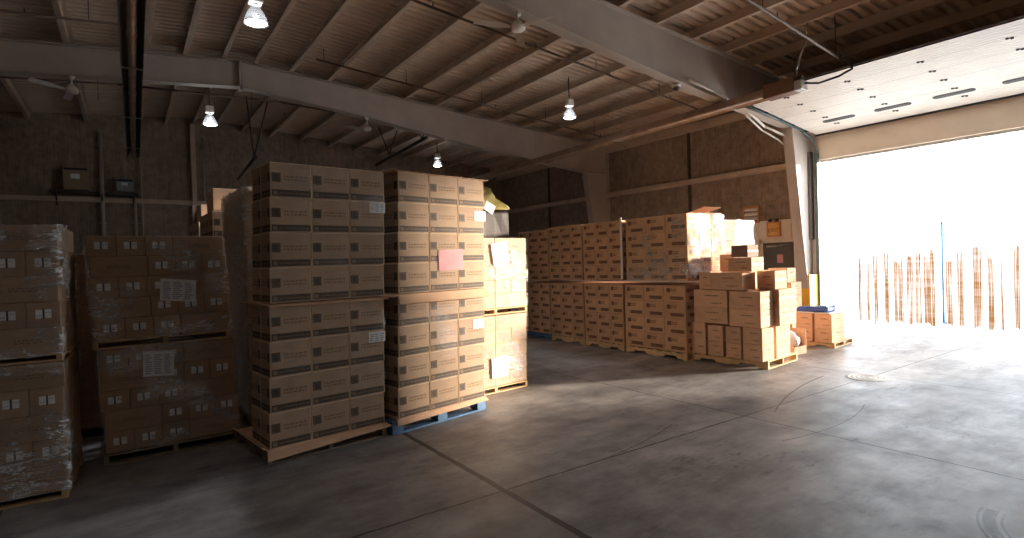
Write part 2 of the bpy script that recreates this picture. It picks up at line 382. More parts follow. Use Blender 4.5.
# rigid frames: tapered web, flanges, tapered column
KN = [(2.4, .62), (5.3, .72), (6.4, .79), (9.75, 1.0), (13.3, 1.08)]
KL = [(2.4, .62), (5.3, .63), (6.4, .64), (9.75, .85), (13.3, 1.08)]
def frame(yc, label):
    mb = MB(); w, fw, ft = .008, .125, .018
    for sgn in (1, -1):
        kn = KN if sgn > 0 else KL
        top = [(RX + sgn * (x - RX), zb(x)) for x, d in kn]; bot = [(RX + sgn * (x - RX), zb(x) - d) for x, d in kn]
        for (t0, t1, b0, b1) in zip(top, top[1:], bot, bot[1:]):
            mb.prism([t0, t1, b1, b0], 1, yc - w, yc + w, 'steel_paint')
            mb.prism([t0, t1, (t1[0], t1[1] - ft), (t0[0], t0[1] - ft)], 1, yc - fw, yc + fw, 'steel_paint')
            mb.prism([b0, b1, (b1[0], b1[1] + ft), (b0[0], b0[1] + ft)], 1, yc - fw, yc + fw, 'steel_paint')
        # splice plates and stiffeners
        for x, d in ((2.42, .66),):
            X = RX + sgn * (x - RX); mb.box((X - .014, yc - fw, zb(x) - d - .03), (X + .014, yc + fw, zb(x)), 'steel_paint')
        # knee and column
        def S(x): return RX + sgn * (x - RX)
        zk = zb(13.3) - 1.08
        mb.prism([(S(13.26), zb(13.3)), (S(XW - .02), zb(XW)), (S(XW - .02), zk), (S(13.26), zk)], 1, yc - w, yc + w, 'steel_paint')
        mb.prism([(S(13.26), zb(13.3)), (S(XW - .02), zb(XW)), (S(XW - .02), zb(XW) - ft), (S(13.26), zb(13.3) - ft)], 1, yc - fw, yc + fw, 'steel_paint')
        mb.prism([(S(13.26), zk), (S(XW - .02), zk), (S(13.98), 0), (S(XW - .02), 0)][:2] + [(S(XW - .02), 0), (S(13.98), 0)], 1, yc - w, yc + w, 'steel_paint')
        mb.prism([(S(13.26), zk), (S(13.26) + sgn * ft, zk), (S(13.98) + sgn * ft, 0), (S(13.98), 0)], 1, yc - fw, yc + fw, 'steel_paint')
        mb.prism([(S(XW - .02 - ft), zb(XW)), (S(XW - .02), zb(XW)), (S(XW - .02), 0), (S(XW - .02 - ft), 0)], 1, yc - fw, yc + fw, 'steel_paint')
        mb.prism([(S(13.26), zk), (S(XW - .02), zk), (S(XW - .02), zk - ft), (S(13.26), zk - ft)], 1, yc - fw, yc + fw, 'steel_paint')
        mb.prism([(S(13.32), zk + .02), (S(13.36), zk), (S(XW - .05), zb(XW) - .08), (S(XW - .09), zb(XW) - .06)], 1, yc - .05, yc + .05, 'steel_paint')
    return trim(mb, label, 'beam')
frame(7.31, 'nearer tapered steel roof frame meeting the column beside the big door')
frame(14.56, 'farther tapered steel roof frame crossing behind the tall stacks')
frame(-.6, 'front steel roof frame above the viewer')

# purlins (Z sections)
def zsec(x):
    z = zb(x) + .002
    return [(x - .085, z), (x + .008, z), (x + .008, z + .205), (x + .08, z + .205), (x + .08, z + .215), (x - .0, z + .215), (x - .0, z + .012), (x - .085, z + .012)]
PX = [-9.0, -7.7, -6.3, -4.9, -3.5, -2.15, -.8, .55, 1.3, 2.08, 2.76, 3.57, 4.5, 5.54, 6.61, 7.57, 8.6, 9.65, 10.7, 11.75, 12.8, 13.85]
for x in PX:
    mb = MB(); mb.prism(zsec(x), 1, YN, YB, 'purlin'); trim(mb)

# ------------------------------------------------------------------ overhead door, open under the roof
A = Vector((14.2, 0, 4.74)); B = Vector((11.0, 0, 5.17)); ex = (B - A).normalized(); nrm = Vector((ex.z, 0, -ex.x)).normalized()
if nrm.z > 0: nrm = -nrm                                # towards the floor
door = put('door_1', None); struct(door, 'white sectional overhead door open beneath the roof', 'door')
def dp(s, y, t): return tuple(A + ex * s + nrm * t + Vector((0, y, 0)))
def dbox(mb, s0, s1, y0, y1, t0, t1, m):
    P = [dp(s, y, t) for s in (s0, s1) for y in (y0, y1) for t in (t0, t1)]
    for q in ((0, 1, 3, 2), (4, 6, 7, 5), (0, 4, 5, 1), (2, 3, 7, 6), (0, 2, 6, 4), (1, 5, 7, 3)): mb.face([P[k] for k in q], m)
LEN = (B - A).length; ns = 6; sw = LEN / ns
for k in range(ns):
    mb = MB(); s0, s1 = k * sw + .006, (k + 1) * sw - .006
    dbox(mb, s0, s1, DY0 - .05, DY1 + .0, -.045, 0, 'door_panel')
    for q in (.12, .30, .48, .66, .84):                    # pressed ribs
        dbox(mb, s0 + q * sw - .012, s0 + q * sw + .012, DY0 - .04, DY1 - .02, 0, .006, 'door_panel')
    dbox(mb, s1 - .002, s1 + .010, DY0 - .04, DY1 - .01, -.03, -.002, 'dark_steel')
    sec = mb.build('section', door)
    if k > 0:
        for yy in (6.35, 5.15, 3.95, 2.75, 1.6):
            h = MB()
            dbox(h, k * sw - .035, k * sw - .008, yy - .045, yy - .01, .0, .022, 'black_rubber'); dbox(h, k * sw + .0, k * sw + .03, yy + .01, yy + .045, .0, .022, 'black_rubber')
            dbox(h, k * sw - .01, k * sw + .004, yy - .05, yy + .05, .0, .014, 'dark_steel'); h.build('hinge', sec)
    if k == 1:
        for yc in (6.19, 5.11, 4.05, 2.97, 1.9):            # long rounded windows in this section
            g = MB(); pts = []
            for t in range(9):
                a = math.pi / 2 + math.pi * t / 8; pts.append((-.27 + .075 * math.cos(a), .075 * math.sin(a)))
            for t in range(9):
                a = -math.pi / 2 + math.pi * t / 8; pts.append((.27 + .075 * math.cos(a), .075 * math.sin(a)))
            up = [dp(s0 + .46 * sw + v, yc + u, .016) for u, v in pts]; lo = [dp(s0 + .46 * sw + v, yc + u, 0) for u, v in pts]
            g.face(up, 'black_rubber')
            for a in range(len(pts)): g.face([up[a], up[(a + 1) % len(pts)], lo[(a + 1) % len(pts)], lo[a]], 'dark_steel')
            g.build('window_slot', sec)
mb = MB(); dbox(mb, -.03, .004, DY0 - .05, DY1, -.05, .03, 'black_rubber'); mb.build('bottom_seal', door)
def track(y, lab):
    t = empty('door_track', (14.2, y, 0), lab, 'door track')
    o = Vector((14.2, y, 0))
    def W(p): return tuple(Vector(p) - o)
    mb = MB(); mb.box(W((XW - .12, y - .05, 0)), W((XW - .03, y + .03, 4.3)), 'track_steel', .006); mb.build('vertical_rail', t)
    pts = [W((XW - .075 - .42 * (1 - math.cos(a)) , y, 4.28 + .42 * math.sin(a))) for a in [math.pi / 2 * k / 8 for k in range(8)]]
    pts += [W((13.6, y, 4.80)), W((10.9, y, 5.16))]
    mb = MB(); mb.path(pts, .032, 'track_steel'); mb.build('curved_rail', t)
    mb = MB()
    mb.box(W((XW - .2, y + .09, 2.15)), W((XW - .03, y + .27, 4.35)), 'door_grey', .01); mb.build('rail_guard', t)
    for s in (.35, .95, 1.5, 2.1, 2.7):
        p = A + ex * s; mb = MB(); mb.tube(W((p.x, y - .05, p.z + .03)), W((p.x, y + .04, p.z + .03)), .035, 'black_rubber', 12); mb.box(W((p.x - .06, y - .10, p.z + .045)), W((p.x + .06, y + .02, p.z + .075)), 'galv'); mb.build('roller', t)
    return t
track(DY1 + .06, 'steel door track curving up beside the yellow-footed column')
# strip curtain
cur = empty('strip_curtain', (XW + .1, DY0, 0), 'clear plastic strip curtain with brown soiled strips in the big doorway', 'strip curtain')
mb = MB(); mb.box((-.03, 0, DH - .06), (.03, DY1 - DY0, DH), 'galv'); mb.build('hanging_rail', cur)
DS = [(6.3, 6.24, 1), (6.13, 6.06, 1), (5.98, 5.89, 1), (5.75, 5.66, 2), (5.55, 5.37, 2), (5.3, 5.17, 2), (5.13, 5.02, 2), (4.97, 4.77, 2), (4.655, 4.59, 3), (4.57, 4.45, 2), (4.38, 4.25, 2), (4.19, 4.145, 3), (4.10, 3.94, 2), (3.86, 3.76, 2), (3.66, 3.61, 2), (3.45, 3.36, 2), (3.2, 3.05, 2)]
spans = []; y = DY1 - .02
for a, b, kind in DS:
    n = max(1, round((y - a) / .2)); 
    if y - a > .03:
        for k in range(n): spans.append((y - (y - a) * k / n, y - (y - a) * (k + 1) / n, 0))
    spans.append((a, b, kind)); y = b
n = round((y - DY0) / .2)
for k in range(n): spans.append((y - (y - DY0) * k / n, y - (y - DY0) * (k + 1) / n, 0))
for k, (a, b, kind) in enumerate(spans):
    if kind == 3: continue                                  # a gap between two strips, open to the yard
    dx = .012 * (k % 2) + random.uniform(-.004, .004); z0 = random.uniform(.01, .05) + (random.choice((0, .0, .05, .12)) if kind == 2 else 0)
    mb = MB(); m = 'strip' if kind == 0 else 'strip_dirty'
    nseg = 10; bw = random.uniform(-.02, .02)
    cols = []
    for q in range(nseg + 1):
        zz = z0 + (DH - .05 - z0) * q / nseg; off = bw * math.sin(q / nseg * math.pi) 
        cols.append([mb.bm.verts.new((dx + off + sx, yy, zz)) for sx, yy in ((0, a - DY0 + .008), (.004, (a + b) / 2 - DY0), (0, b - DY0 - .008))])
    for r0, r1 in zip(cols, cols[1:]):
        for j in range(2):
            f = mb.bm.faces.new((r0[j], r0[j + 1], r1[j + 1], r1[j])); f.material_index = mb.mi(m); f.smooth = True
    mb.build('strip', cur)
# blue post out in the yard seen through the gap
mb = MB(); mb.tube((16.6, 5.33, -.02), (16.6, 5.33, 2.45), .05, 'strip_blue', 12); mb.lathe([(.055, 0), (.055, .03), (0, .06)], 'strip_blue', (16.6, 5.33, 2.45)); mb.box((16.45, 5.18, -.02), (16.75, 5.48, .02), 'strip_blue', .005)
tag(mb.build('yard_post'), 'slim blue post standing in the yard behind the strip curtain', 'post')

# yellow guard round the column foot
mb = MB(); mb.prism([(13.84, 7.15), (14.3, 7.15), (14.3, 7.18), (13.88, 7.18), (13.88, 7.44), (14.3, 7.44), (14.3, 7.47), (13.84, 7.47)], 2, 0, 1.28, 'yellow')
tag(mb.build('column_guard'), 'yellow steel guard round the foot of the column by the big door', 'column guard')

# personnel door, exit sign, louvre, notice board
d2 = put('door_2', None); struct(d2, 'dark grey exit door in the cream wall panels', 'door')
x = XW - .03
mb = MB(); mb.box((x - .04, 7.76, 0), (x, 8.62, 2.12), 'door_grey', .004); leaf = mb.build('leaf', d2)
mb = MB()
for y0, y1, z0, z1 in ((7.68, 7.76, 0, 2.2), (8.62, 8.70, 0, 2.2), (7.68, 8.70, 2.12, 2.2)): mb.box((x - .06, y0, z0), (x, y1, z1), 'cream_panel', .004)
mb.build('frame', d2)
mb = MB(); mb.box((x - .052, 8.06, 1.58), (x - .041, 8.22, 1.80), 'pink'); mb.build('notice', leaf)
mb = MB(); mb.box((x - .10, 8.20, 2.0), (x - .04, 8.50, 2.05), 'galv', .006); mb.tube((x - .08, 8.22, 2.03), (x - .06, 7.9, 2.07), .01, 'galv'); mb.build('door_closer', leaf)
mb = MB(); mb.box((x - .11, 7.84, 1.0), (x - .04, 8.54, 1.06), 'galv', .01); mb.build('push_bar', leaf)

def text_mesh(txt, size, m, ext=.004):
    cu = bpy.data.curves.new('lettering', 'FONT'); cu.body = txt; cu.size = size; cu.extrude = ext; cu.align_x = 'CENTER'; cu.align_y = 'CENTER'; cu.resolution_u = 2
    o = bpy.data.objects.new('tmp', cu); C.objects.link(o); bpy.context.view_layer.update()
    me = bpy.data.meshes.new_from_object(o.evaluated_get(bpy.context.evaluated_depsgraph_get())); me.materials.clear(); me.materials.append(K[m])
    bpy.data.objects.remove(o); return me
es = empty('exit_sign', (x - .02, 8.30, 2.48), 'small amber EXIT sign above the dark grey exit door', 'sign')
mb = MB(); mb.box((-.03, -.19, -.2), (.02, .19, .2), 'orange_stripe', .008); mb.build('sign_frame', es)
mb = MB(); mb.box((-.04, -.155, -.165), (-.02, .155, .165), 'amber', .004); mb.build('sign_face', es)
put('lettering', text_mesh('EXIT', .15, 'amber_dark'), es, (-.046, 0, -.03), (math.pi / 2, 0, -math.pi / 2))
mb = MB(); mb.box((-.075, -.13, .2), (.0, -.06, .27), 'dark_steel', .008); mb.box((-.075, .06, .2), (.0, .13, .27), 'dark_steel', .008); mb.build('emergency_lamp', es)
lv = empty('wall_louvre', (XW, 8.97, 2.93), 'rust-framed wall vent with white slats above the cream panels', 'vent')
mb = MB()
for a, b in (((-.05, -.25, -.24), (0, -.2, .24)), ((-.05, .2, -.24), (0, .25, .24)), ((-.05, -.25, .19), (0, .25, .24)), ((-.05, -.25, -.24), (0, .25, -.19))): mb.box(a, b, 'orange_stripe', .004)
mb.build('vent_frame', lv)
for k in range(3):
    mb = MB(); mb.prism([(-.045, -.04), (-.005, .01), (-.005, .05), (-.045, .0)], 1, -.2, .2, 'white_metal'); mb.build('slat', lv, (0, 0, -.12 + .125 * k))
bpy.context.view_layer.update()
mb = MB(); mb.box((XW - .09, 9.2, 2.3), (XW - .03, 9.55, 2.64), 'cream_panel', .006); mb.box((XW - .096, 9.26, 2.44), (XW - .09, 9.48, 2.47), 'ink_pale')
tag(mb.build('junction_box'), 'flat cream metal box on the wall left of the exit sign', 'box')

# ------------------------------------------------------------------ things under the roof
def heater(name, x, z, y0, y1, label, burner=True, flare=.16):
    h = empty(name, (x, (y0 + y1) / 2, z), label, 'heater'); cy = (y0 + y1) / 2; a, b = y0 - cy, y1 - cy
    mb = MB(); mb.tube((0, a, 0), (0, b, 0), .055, 'heater_tube', 14)
    n = int((b - a) / 3)
    for k in range(n + 1): mb.tube((0, a + 3 * k, 0), (0, a + 3 * k + .08, 0), .066, 'heater_tube', 14)
    mb.build('tube', h)
    prof = [(-flare - .04, -.07), (-flare - .03, -.05), (-.07, .10), (.07, .10), (flare + .03, -.05), (flare + .04, -.07)]
    m2 = MB(); i = m2.mi('dark_steel' if not burner else 'heater_tube')
    for off in (0, .004):
        P = [(m2.bm.verts.new((u, a, v + off)), m2.bm.verts.new((u, b, v + off))) for u, v in prof]
        for p, q in zip(P, P[1:]): m2.bm.faces.new((p[0], p[1], q[1], q[0])).material_index = i
    m2.build('reflector', h)
    k = a + .8
    while k < b:
        zt = zb(x) - z + .0
        m3 = MB(); m3.tube((-.15, k, -.02), (-.15, k, zt), .006, 'cable', 6); m3.tube((.15, k, -.02), (.15, k, zt), .006, 'cable', 6); m3.box((-.17, k - .015, -.075), (.17, k + .015, -.06), 'galv'); m3.build('hanger', h); k += 3.3
    return h, a
h, a = heater('tube_heater', 10.62, 4.92, 6.25, 18.2, 'long tube heater with brown burner box under the open door')
h.rotation_euler = (R(-.75), 0, 0)
mb = MB(); mb.box((-.14, a - .62, -.12), (.14, a, .15), 'heater_box', .012); bx = mb.build('burner_box', h)
mb = MB(); mb.box((-.13, a - .76, -.12), (.10, a - .62, .06), 'galv', .008); mb.box((-.08, a - .74, .06), (.0, a - .64, .16), 'dark_steel', .006); mb.tube((.02, a - .69, .06), (.02, a - .69, .14), .03, 'yellow'); mb.build('gas_valve', bx)
hl, _a = heater('tube_heater', .20, 5.05, 3.0, 18.6, 'long dark tube heater running away overhead on the left', False, .10)
hl.rotation_euler = (0, 0, R(-.7))
mh = empty('hanging_pipe', (7.6, 17.5, 5.55), 'dark pipe on V-shaped rods behind the farther roof frame', 'pipe')
mb = MB(); mb.tube((-.2, -2.6, 0), (.35, 2.8, .1), .05, 'dark_steel'); mb.build('pipe', mh)
for k in (-2.3, 0.2):
    mb = MB(); mb.tube((-.2, k, .0), (-.55, k, zb(7.0) - 5.55), .022, 'dark_steel', 6); mb.tube((-.2, k, 0), (.1, k, zb(7.7) - 5.55), .022, 'dark_steel', 6); mb.build('hanger_rod', mh)
mh = empty('hanging_pipe', (3.12, 18.0, 5.0), 'dark pipe on V-shaped rods above the tallest stack', 'pipe')
mb = MB(); mb.tube((0, -1.0, 0), (.2, 3.2, -.02), .045, 'dark_steel'); mb.build('pipe', mh)
for k in (-.8,):
    mb = MB(); mb.tube((0, k, .0), (-.15, k, zb(2.9) - 5.0), .022, 'dark_steel', 6); mb.tube((0, k, 0), (.42, k, zb(3.5) - 5.0), .022, 'dark_steel', 6); mb.build('hanger_rod', mh)

def sprinkler(pts, label, drops):
    p = empty('sprinkler_pipe', pts[0], label, 'pipe'); o = Vector(pts[0])
    mb = MB(); mb.path([tuple(Vector(q) - o) for q in pts], .024, 'rust_pipe', 8); mb.build('pipe', p)
    d = Vector(pts[-1]) - o
    for t in drops:
        q = d * t; zt = zb(o.x + q.x) + .0
        mb = MB(); mb.tube(tuple(q), (q.x, q.y, zt - o.z), .008, 'dark_steel', 6); mb.build('hanger_rod', p)
        q = d * min(1, t + .05); mb = MB(); mb.tube((q.x, q.y, q.z), (q.x, q.y, q.z + .09), .012, 'rust_pipe', 6); mb.tube((q.x, q.y, q.z + .09), (q.x, q.y, q.z + .1), .03, 'galv', 8); mb.build('sprinkler_head', p)
sprinkler([(3.6, 12.5, 6.40), (12.1, 12.5, 5.57)], 'dark sprinkler pipe crossing just before the farther roof frame', (.02, .25, .5, .75, .97))
sprinkler([(4.2, 9.2, 6.58), (12.6, 9.2, 5.63)], 'dark sprinkler pipe crossing beneath the purlins past the brightest fan', (.02, .3, .55, .8))
sprinkler([(-8.0, 11.5, 5.42), (.05, 11.5, 6.03)], 'dark sprinkler pipe at upper left before the farther frame', (.6, .8, .95))
sprinkler([(-8.0, 15.0, 5.35), (.0, 15.0, 5.99), (3.4, 15.0, 6.06), (7.3, 15.0, 5.85)], 'dark sprinkler pipe running just behind the farther roof frame', (.2, .5, .7, .92))
sprinkler([(2.6, 5.0, 6.5), (10.95, 5.0, 5.37)], 'black gas pipe slanting towards the open overhead door', (.35, .7, .98))
mb = MB(); mb.path([(10.95, 4.98, 5.36), (10.9, 4.80, 5.30), (10.85, 4.76, 5.1), (10.75, 4.95, 5.0), (10.65, 5.25, 4.95), (10.62, 5.52, 5.02)], .02, 'black_cable', 8)
tag(mb.build('gas_hose'), 'black flexible hose looping to the brown burner box', 'hose')
mb = MB(); mb.path([(10.66, 5.44, 6.12), (10.66, 5.46, 5.8), (10.62, 5.58, 5.5), (10.62, 5.64, 5.3), (10.62, 5.62, 5.12)], .018, 'cable', 8)
tag(mb.build('power_cable'), 'grey cable dropping from the roof to the brown burner box', 'cable')
mb = MB(); mb.path([(9.3, 7.1, 5.32), (10.2, 7.12, 5.22), (11.6, 7.3, 5.05), (12.6, 7.5, 4.86), (13.25, 7.4, 4.7), (14.2, 7.42, 4.3)], .028, 'white_metal', 8); mb.path([(11.6, 7.34, 4.97), (12.6, 7.56, 4.78), (13.2, 7.5, 4.6), (14.2, 7.5, 4.2)], .02, 'white_metal', 8)
tag(mb.build('conduit'), 'white conduit curving from the camera to the door column', 'conduit')
sc_ = empty('security_camera', (9.2, 7.31, zb(9.2) - .97), 'small white dome camera under the nearer roof frame', 'camera')
mb = MB(); mb.lathe([(.0, -.0), (.09, 0), (.09, -.05), (.07, -.06)], 'white_metal'); mb.build('housing', sc_)
mb = MB(); mb.lathe([(.065, -.055), (.055, -.10), (.03, -.125), (0, -.13)], 'black_rubber'); mb.build('dome', sc_)

def fan(x, y, z, label, rot, rad=.75, bm_='fan_blade'):
    f = empty('ceiling_fan', (x, y, z), label, 'fan', rot)
    zt = zb(x) - (0.63 if x < 3 else .72) - z
    mb = MB(); mb.tube((0, 0, .1), (0, 0, zt), .018, 'white_metal', 8); mb.lathe([(.0, 0), (.06, 0), (.05, -.05), (.02, -.07)], 'white_metal', (0, 0, zt)); mb.build('downrod', f)
    mb = MB(); mb.lathe([(0, .12), (.04, .115), (.09, .06), (.12, .03), (.12, -.02), (.09, -.05), (.04, -.065), (0, -.07)], 'white_metal'); mb.build('motor', f)
    for k in range(3):
        mb = MB(); i = mb.mi(bm_)
        t0 = [(.13, -.03), (.24, -.05), (rad * .6, -.075), (rad, -.06)]; t1 = [(.13, .03), (.24, .05), (rad * .6, .075), (rad, .06)]
        for lo in (0, -.006):
            P = [mb.bm.verts.new((u, v, lo + v * .25)) for u, v in t0] ; Q = [mb.bm.verts.new((u, v, lo + v * .25)) for u, v in t1]
            for j in range(3): mb.bm.faces.new((P[j], P[j + 1], Q[j + 1], Q[j])).material_index = i
        mb.build('blade', f, (0, 0, 0), (0, 0, 2 * math.pi / 3 * k))
fan(-.77, 14.5, 5.60, 'white ceiling fan hanging at far left beneath the frame', R(-20), .8, 'white_metal')
fan(5.45, 14.5, 5.50, 'white ceiling fan hanging above the tall carton stacks', R(60), .6)
fan(5.32, 7.31, 5.58, 'brightest white ceiling fan, hanging from the nearer roof frame', R(-70))

def lamp(x, y, z, label, power=170):
    l = empty('high_bay_lamp', (x, y, z), label, 'lamp', group='high bay lamps')
    r = .155
    mb = MB(); mb.lathe([(r, 0), (r + .01, .0), (r * .92, .08), (r * .62, .18), (r * .36, .24), (.05, .26)], 'acrylic', seg=28); mb.build('reflector', l)
    mb = MB(); mb.lathe([(r - .01, .012), (r * .6, -.012), (0, -.02)], 'lamp_glow', seg=28); mb.build('lens', l)
    mb = MB(); mb.box((-.09, -.08, .28), (.09, .08, .45), 'white_metal', .012); mb.box((-.11, -.02, .33), (.11, .02, .38), 'tan_box', .005); mb.tube((0, 0, .255), (0, 0, .285), .04, 'galv'); mb.build('ballast_box', l)
    mb = MB(); mb.tube((-.08, 0, .47), (.08, 0, .53), .013, 'galv', 6); mb.tube((.08, 0, .53), (0, 0, .60), .011, 'galv', 6); mb.tube((0, 0, .45), (0, 0, max(.8, zb(x) - z)), .014, 'dark_steel', 8); mb.build('hook', l)
    la = bpy.data.lights.new('lamp_light', 'SPOT'); la.energy = power * 6; la.color = (.92, .95, 1.0); la.shadow_soft_size = .2; la.spot_size = R(140); la.spot_blend = .6
    lo = bpy.data.objects.new('lamp_light', la); C.objects.link(lo); lo.parent = l; lo.location = (0, 0, -.06)
    return l
LP = 22
lamp(1.62, 8.45, 5.26, 'lit high bay lamp nearest the viewer, at top left', LP)
lamp(1.78, 15.0, 5.30, 'lit high bay lamp by the frame ridge, farther left', LP)
lamp(9.0, 10.35, 5.27, 'lit high bay lamp above the long back row', LP)
lamp(9.4, 18.1, 5.36, 'faint far high bay lamp just over the blue-pallet stack', LP)
lamp(-.9, .7, 5.0, 'added unseen high bay lamp over the open floor before the stacks', LP * .25)  # unseen lamp, added to raise glints on the left film wraps
lamp(1.7, -3.6, 5.3, 'added unseen high bay lamp at the front end of the building', LP * .3)  # unseen lamp, added behind the camera as fill light

# end wall equipment
def wallbox(x0, x1, z0, z1, m, label):
    w = empty('electrical_box', ((x0 + x1) / 2, YB, z0), label, 'electrical box'); hw = (x1 - x0) / 2
    mb = MB(); mb.box((-hw, -.34, .04), (hw, -.02, z1 - z0), m, .015); mb.build('cabinet', w)
    mb = MB(); mb.box((-hw * .9, -.36, z1 - z0 - .09), (hw * .9, -.34, z1 - z0 - .03), 'dark_steel'); mb.box((-hw * .4, -.352, .52 * (z1 - z0)), (hw * .3, -.34, .72 * (z1 - z0)), 'paper'); mb.build('front_label', w)
    mb = MB(); mb.box((-hw, -.3, 0), (hw, -.02, .04), 'dark_steel'); mb.build('base_plate', w)
wallbox(-1.43, -.81, 4.35, 5.07, 'tan_box', 'large tan transformer box on the end wall shelf')
wallbox(-.14, .32, 4.35, 4.80, 'grey_box', 'smaller grey box on the end wall shelf, under the left heater')
mb = MB(); mb.box((-1.75, YB - .45, 4.27), (-.6, YB - .0, 4.34), 'dark_steel', .004); mb.box((-.4, YB - .45, 4.27), (.42, YB - .0, 4.34), 'dark_steel', .004); mb.box((-.6, YB - .03, 4.27), (-.4, YB, 4.34), 'dark_steel')
for xx in (-1.6, -.5, .3): mb.prism([(YB - .4, 4.27), (YB, 4.27), (YB, 3.95)], 0, xx - .02, xx + .02, 'dark_steel')
tag(mb.build('wall_shelf'), 'dark bracket shelf carrying two boxes on the end wall', 'shelf')
for xx, z1, r, lab in ((-.50, 6.2, .06, 'thick pale vertical conduit between the two wall boxes'), (.34, 4.27, .04, 'thin vertical conduit below the smaller grey box'), (.52, 5.9, .03, 'thin tall conduit right of the smaller grey box'), (2.3, 6.3, .025, 'thin conduit high on the end wall beside the tallest stack')):
    mb = MB(); mb.tube((xx, YB - .12, 0), (xx, YB - .12, z1), r, 'steel_paint', 10)
    for zz in (1.2, 3.4, z1 - .4): mb.box((xx - r - .03, YB - .1, zz), (xx + r + .03, YB - .02, zz + .04), 'galv')
    tag(mb.build('conduit'), lab, 'conduit')

# floor drain cover with rings
dr = empty('drain_cover', (8.72, 3.72, 0), 'round ringed metal drain cover in the floor before the loose cartons', 'drain cover')
mb = MB(); mb.lathe([(.28, 0), (.27, .004), (0, .004)], 'grey_box', seg=32); mb.build('plate', dr)
for r in (.05, .11, .17, .23):
    mb = MB(); mb.lathe([(r - .014, .004), (r - .012, .007), (r + .012, .007), (r + .014, .004)], 'white_metal', seg=32); mb.build('ring', dr)

# ------------------------------------------------------------------ cartons, pallets, film
_cm = {}
def carton_mesh(style, w, d, h):
    key = (style, round(w, 3), round(d, 3), round(h, 3))
    if key in _cm: return _cm[key]
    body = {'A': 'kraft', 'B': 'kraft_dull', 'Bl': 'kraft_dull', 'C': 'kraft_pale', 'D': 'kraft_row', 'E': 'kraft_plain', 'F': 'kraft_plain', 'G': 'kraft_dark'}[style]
    mb = MB(); mb.box((-w / 2, 0, 0), (w / 2, d, h), body, .006, 'kraft_edge' if style in 'AC' else body)
    e = .0007
    def fr(u0, u1, v0, v1, m):      # on the front, fractions of width and height
        mb.face([((u - .5) * w, -e, v * h) for u, v in ((u0, v0), (u1, v0), (u1, v1), (u0, v1))], m)
    def sd(s, u0, u1, v0, v1, m):   # on a side
        X = s * (w / 2 + e); P = [(X, u * d, v * h) for u, v in ((u0, v0), (u1, v0), (u1, v1), (u0, v1))]
        mb.face(P if s > 0 else P[::-1], m)
    # closed flaps and tape on the top
    mb.face([(-w / 2 + .004, d / 2 - .03, h + e), (w / 2 - .004, d / 2 - .03, h + e), (w / 2 - .004, d / 2 + .03, h + e), (-w / 2 + .004, d / 2 + .03, h + e)], 'tape')
    rnd = random.Random(3)
    def dashes(f, u0, u1, v0, v1, m, n):
        hh = (v1 - v0) / n
        for k in range(n):
            u = u0
            while u < u1:
                l = rnd.uniform(.03, .12); f(u, min(u1, u + l), v0 + hh * (k + .15), v0 + hh * (k + .75), m); u += l + .02
    if style in ('A', 'D'):
        ink, faint = ('ink', 'ink_faint') if style == 'A' else ('ink_row', 'ink_faint')
        lite = 'ink_faint'
        def panel(f):
            f(.04, .25, .44, .70, ink) if style == 'A' else f(.14, .32, .58, .84, ink)
            e2 = e
            dashes(f, .32, .90, .48, .66, faint, 2) if style == 'A' else dashes(f, .34, .6, .62, .82, ink, 2)
            if style == 'A': f(.03, .97, .04, .225, ink)
            else: f(.30, .92, .14, .34, ink)
        panel(fr); panel(lambda *a: sd(-1, *a)); panel(lambda *a: sd(1, *a))
        e = .0014
        fr(.06, .16, .075, .185, lite) if style == 'A' else None
        dashes(fr, .22, .94, .105, .155, lite, 1) if style == 'A' else dashes(fr, .32, .9, .19, .29, lite, 1)
        if style == 'A':
            fr(.07, .22, .47, .67, 'ink_faint'); e = .002; fr(.08, .21, .48, .66, 'ink')
            e = .0014
            for s in (-1, 1): sd(s, .06, .16, .075, .185, lite); dashes(lambda *a: sd(s, *a), .22, .94, .09, .17, lite, 1)
    if style == 'B':
        fr(.27, .49, .36, .70, 'paper'); fr(.51, .73, .36, .70, 'paper')
        e = .0014; fr(.47, .53, .34, .72, 'ink'); dashes(fr, .29, .44, .44, .50, 'paper_ink', 1); dashes(fr, .56, .71, .56, .62, 'paper_ink', 1)
    if style == 'Bl': dashes(fr, .3, .7, .4, .6, 'ink_faint', 2)
    if style == 'C':
        fr(.18, .46, .3, .75, 'ink_pale'); fr(.54, .82, .3, .75, 'ink_pale'); e = .0014; dashes(fr, .22, .42, .36, .7, 'kraft_pale', 3); dashes(fr, .58, .78, .36, .7, 'kraft_pale', 3)
        for s in (-1, 1): dashes(lambda *a: sd(s, *a), .3, .7, .35, .65, 'ink_pale', 2)
    if style in ('E', 'F', 'G'):
        dashes(fr, .35, .75, .62, .74, 'ink_faint', 1); dashes(fr, .5, .85, .2, .28, 'ink_faint', 1)
        fr(.0 + .01, .99, .485, .515, 'tape') if style == 'F' else None
        for s in (-1, 1): sd(s, .02, .98, .47, .53, 'tape'); dashes(lambda *a: sd(s, *a), .3, .7, .65, .75, 'ink_faint', 1)
    me = mb.mesh('carton'); _cm[key] = me; return me

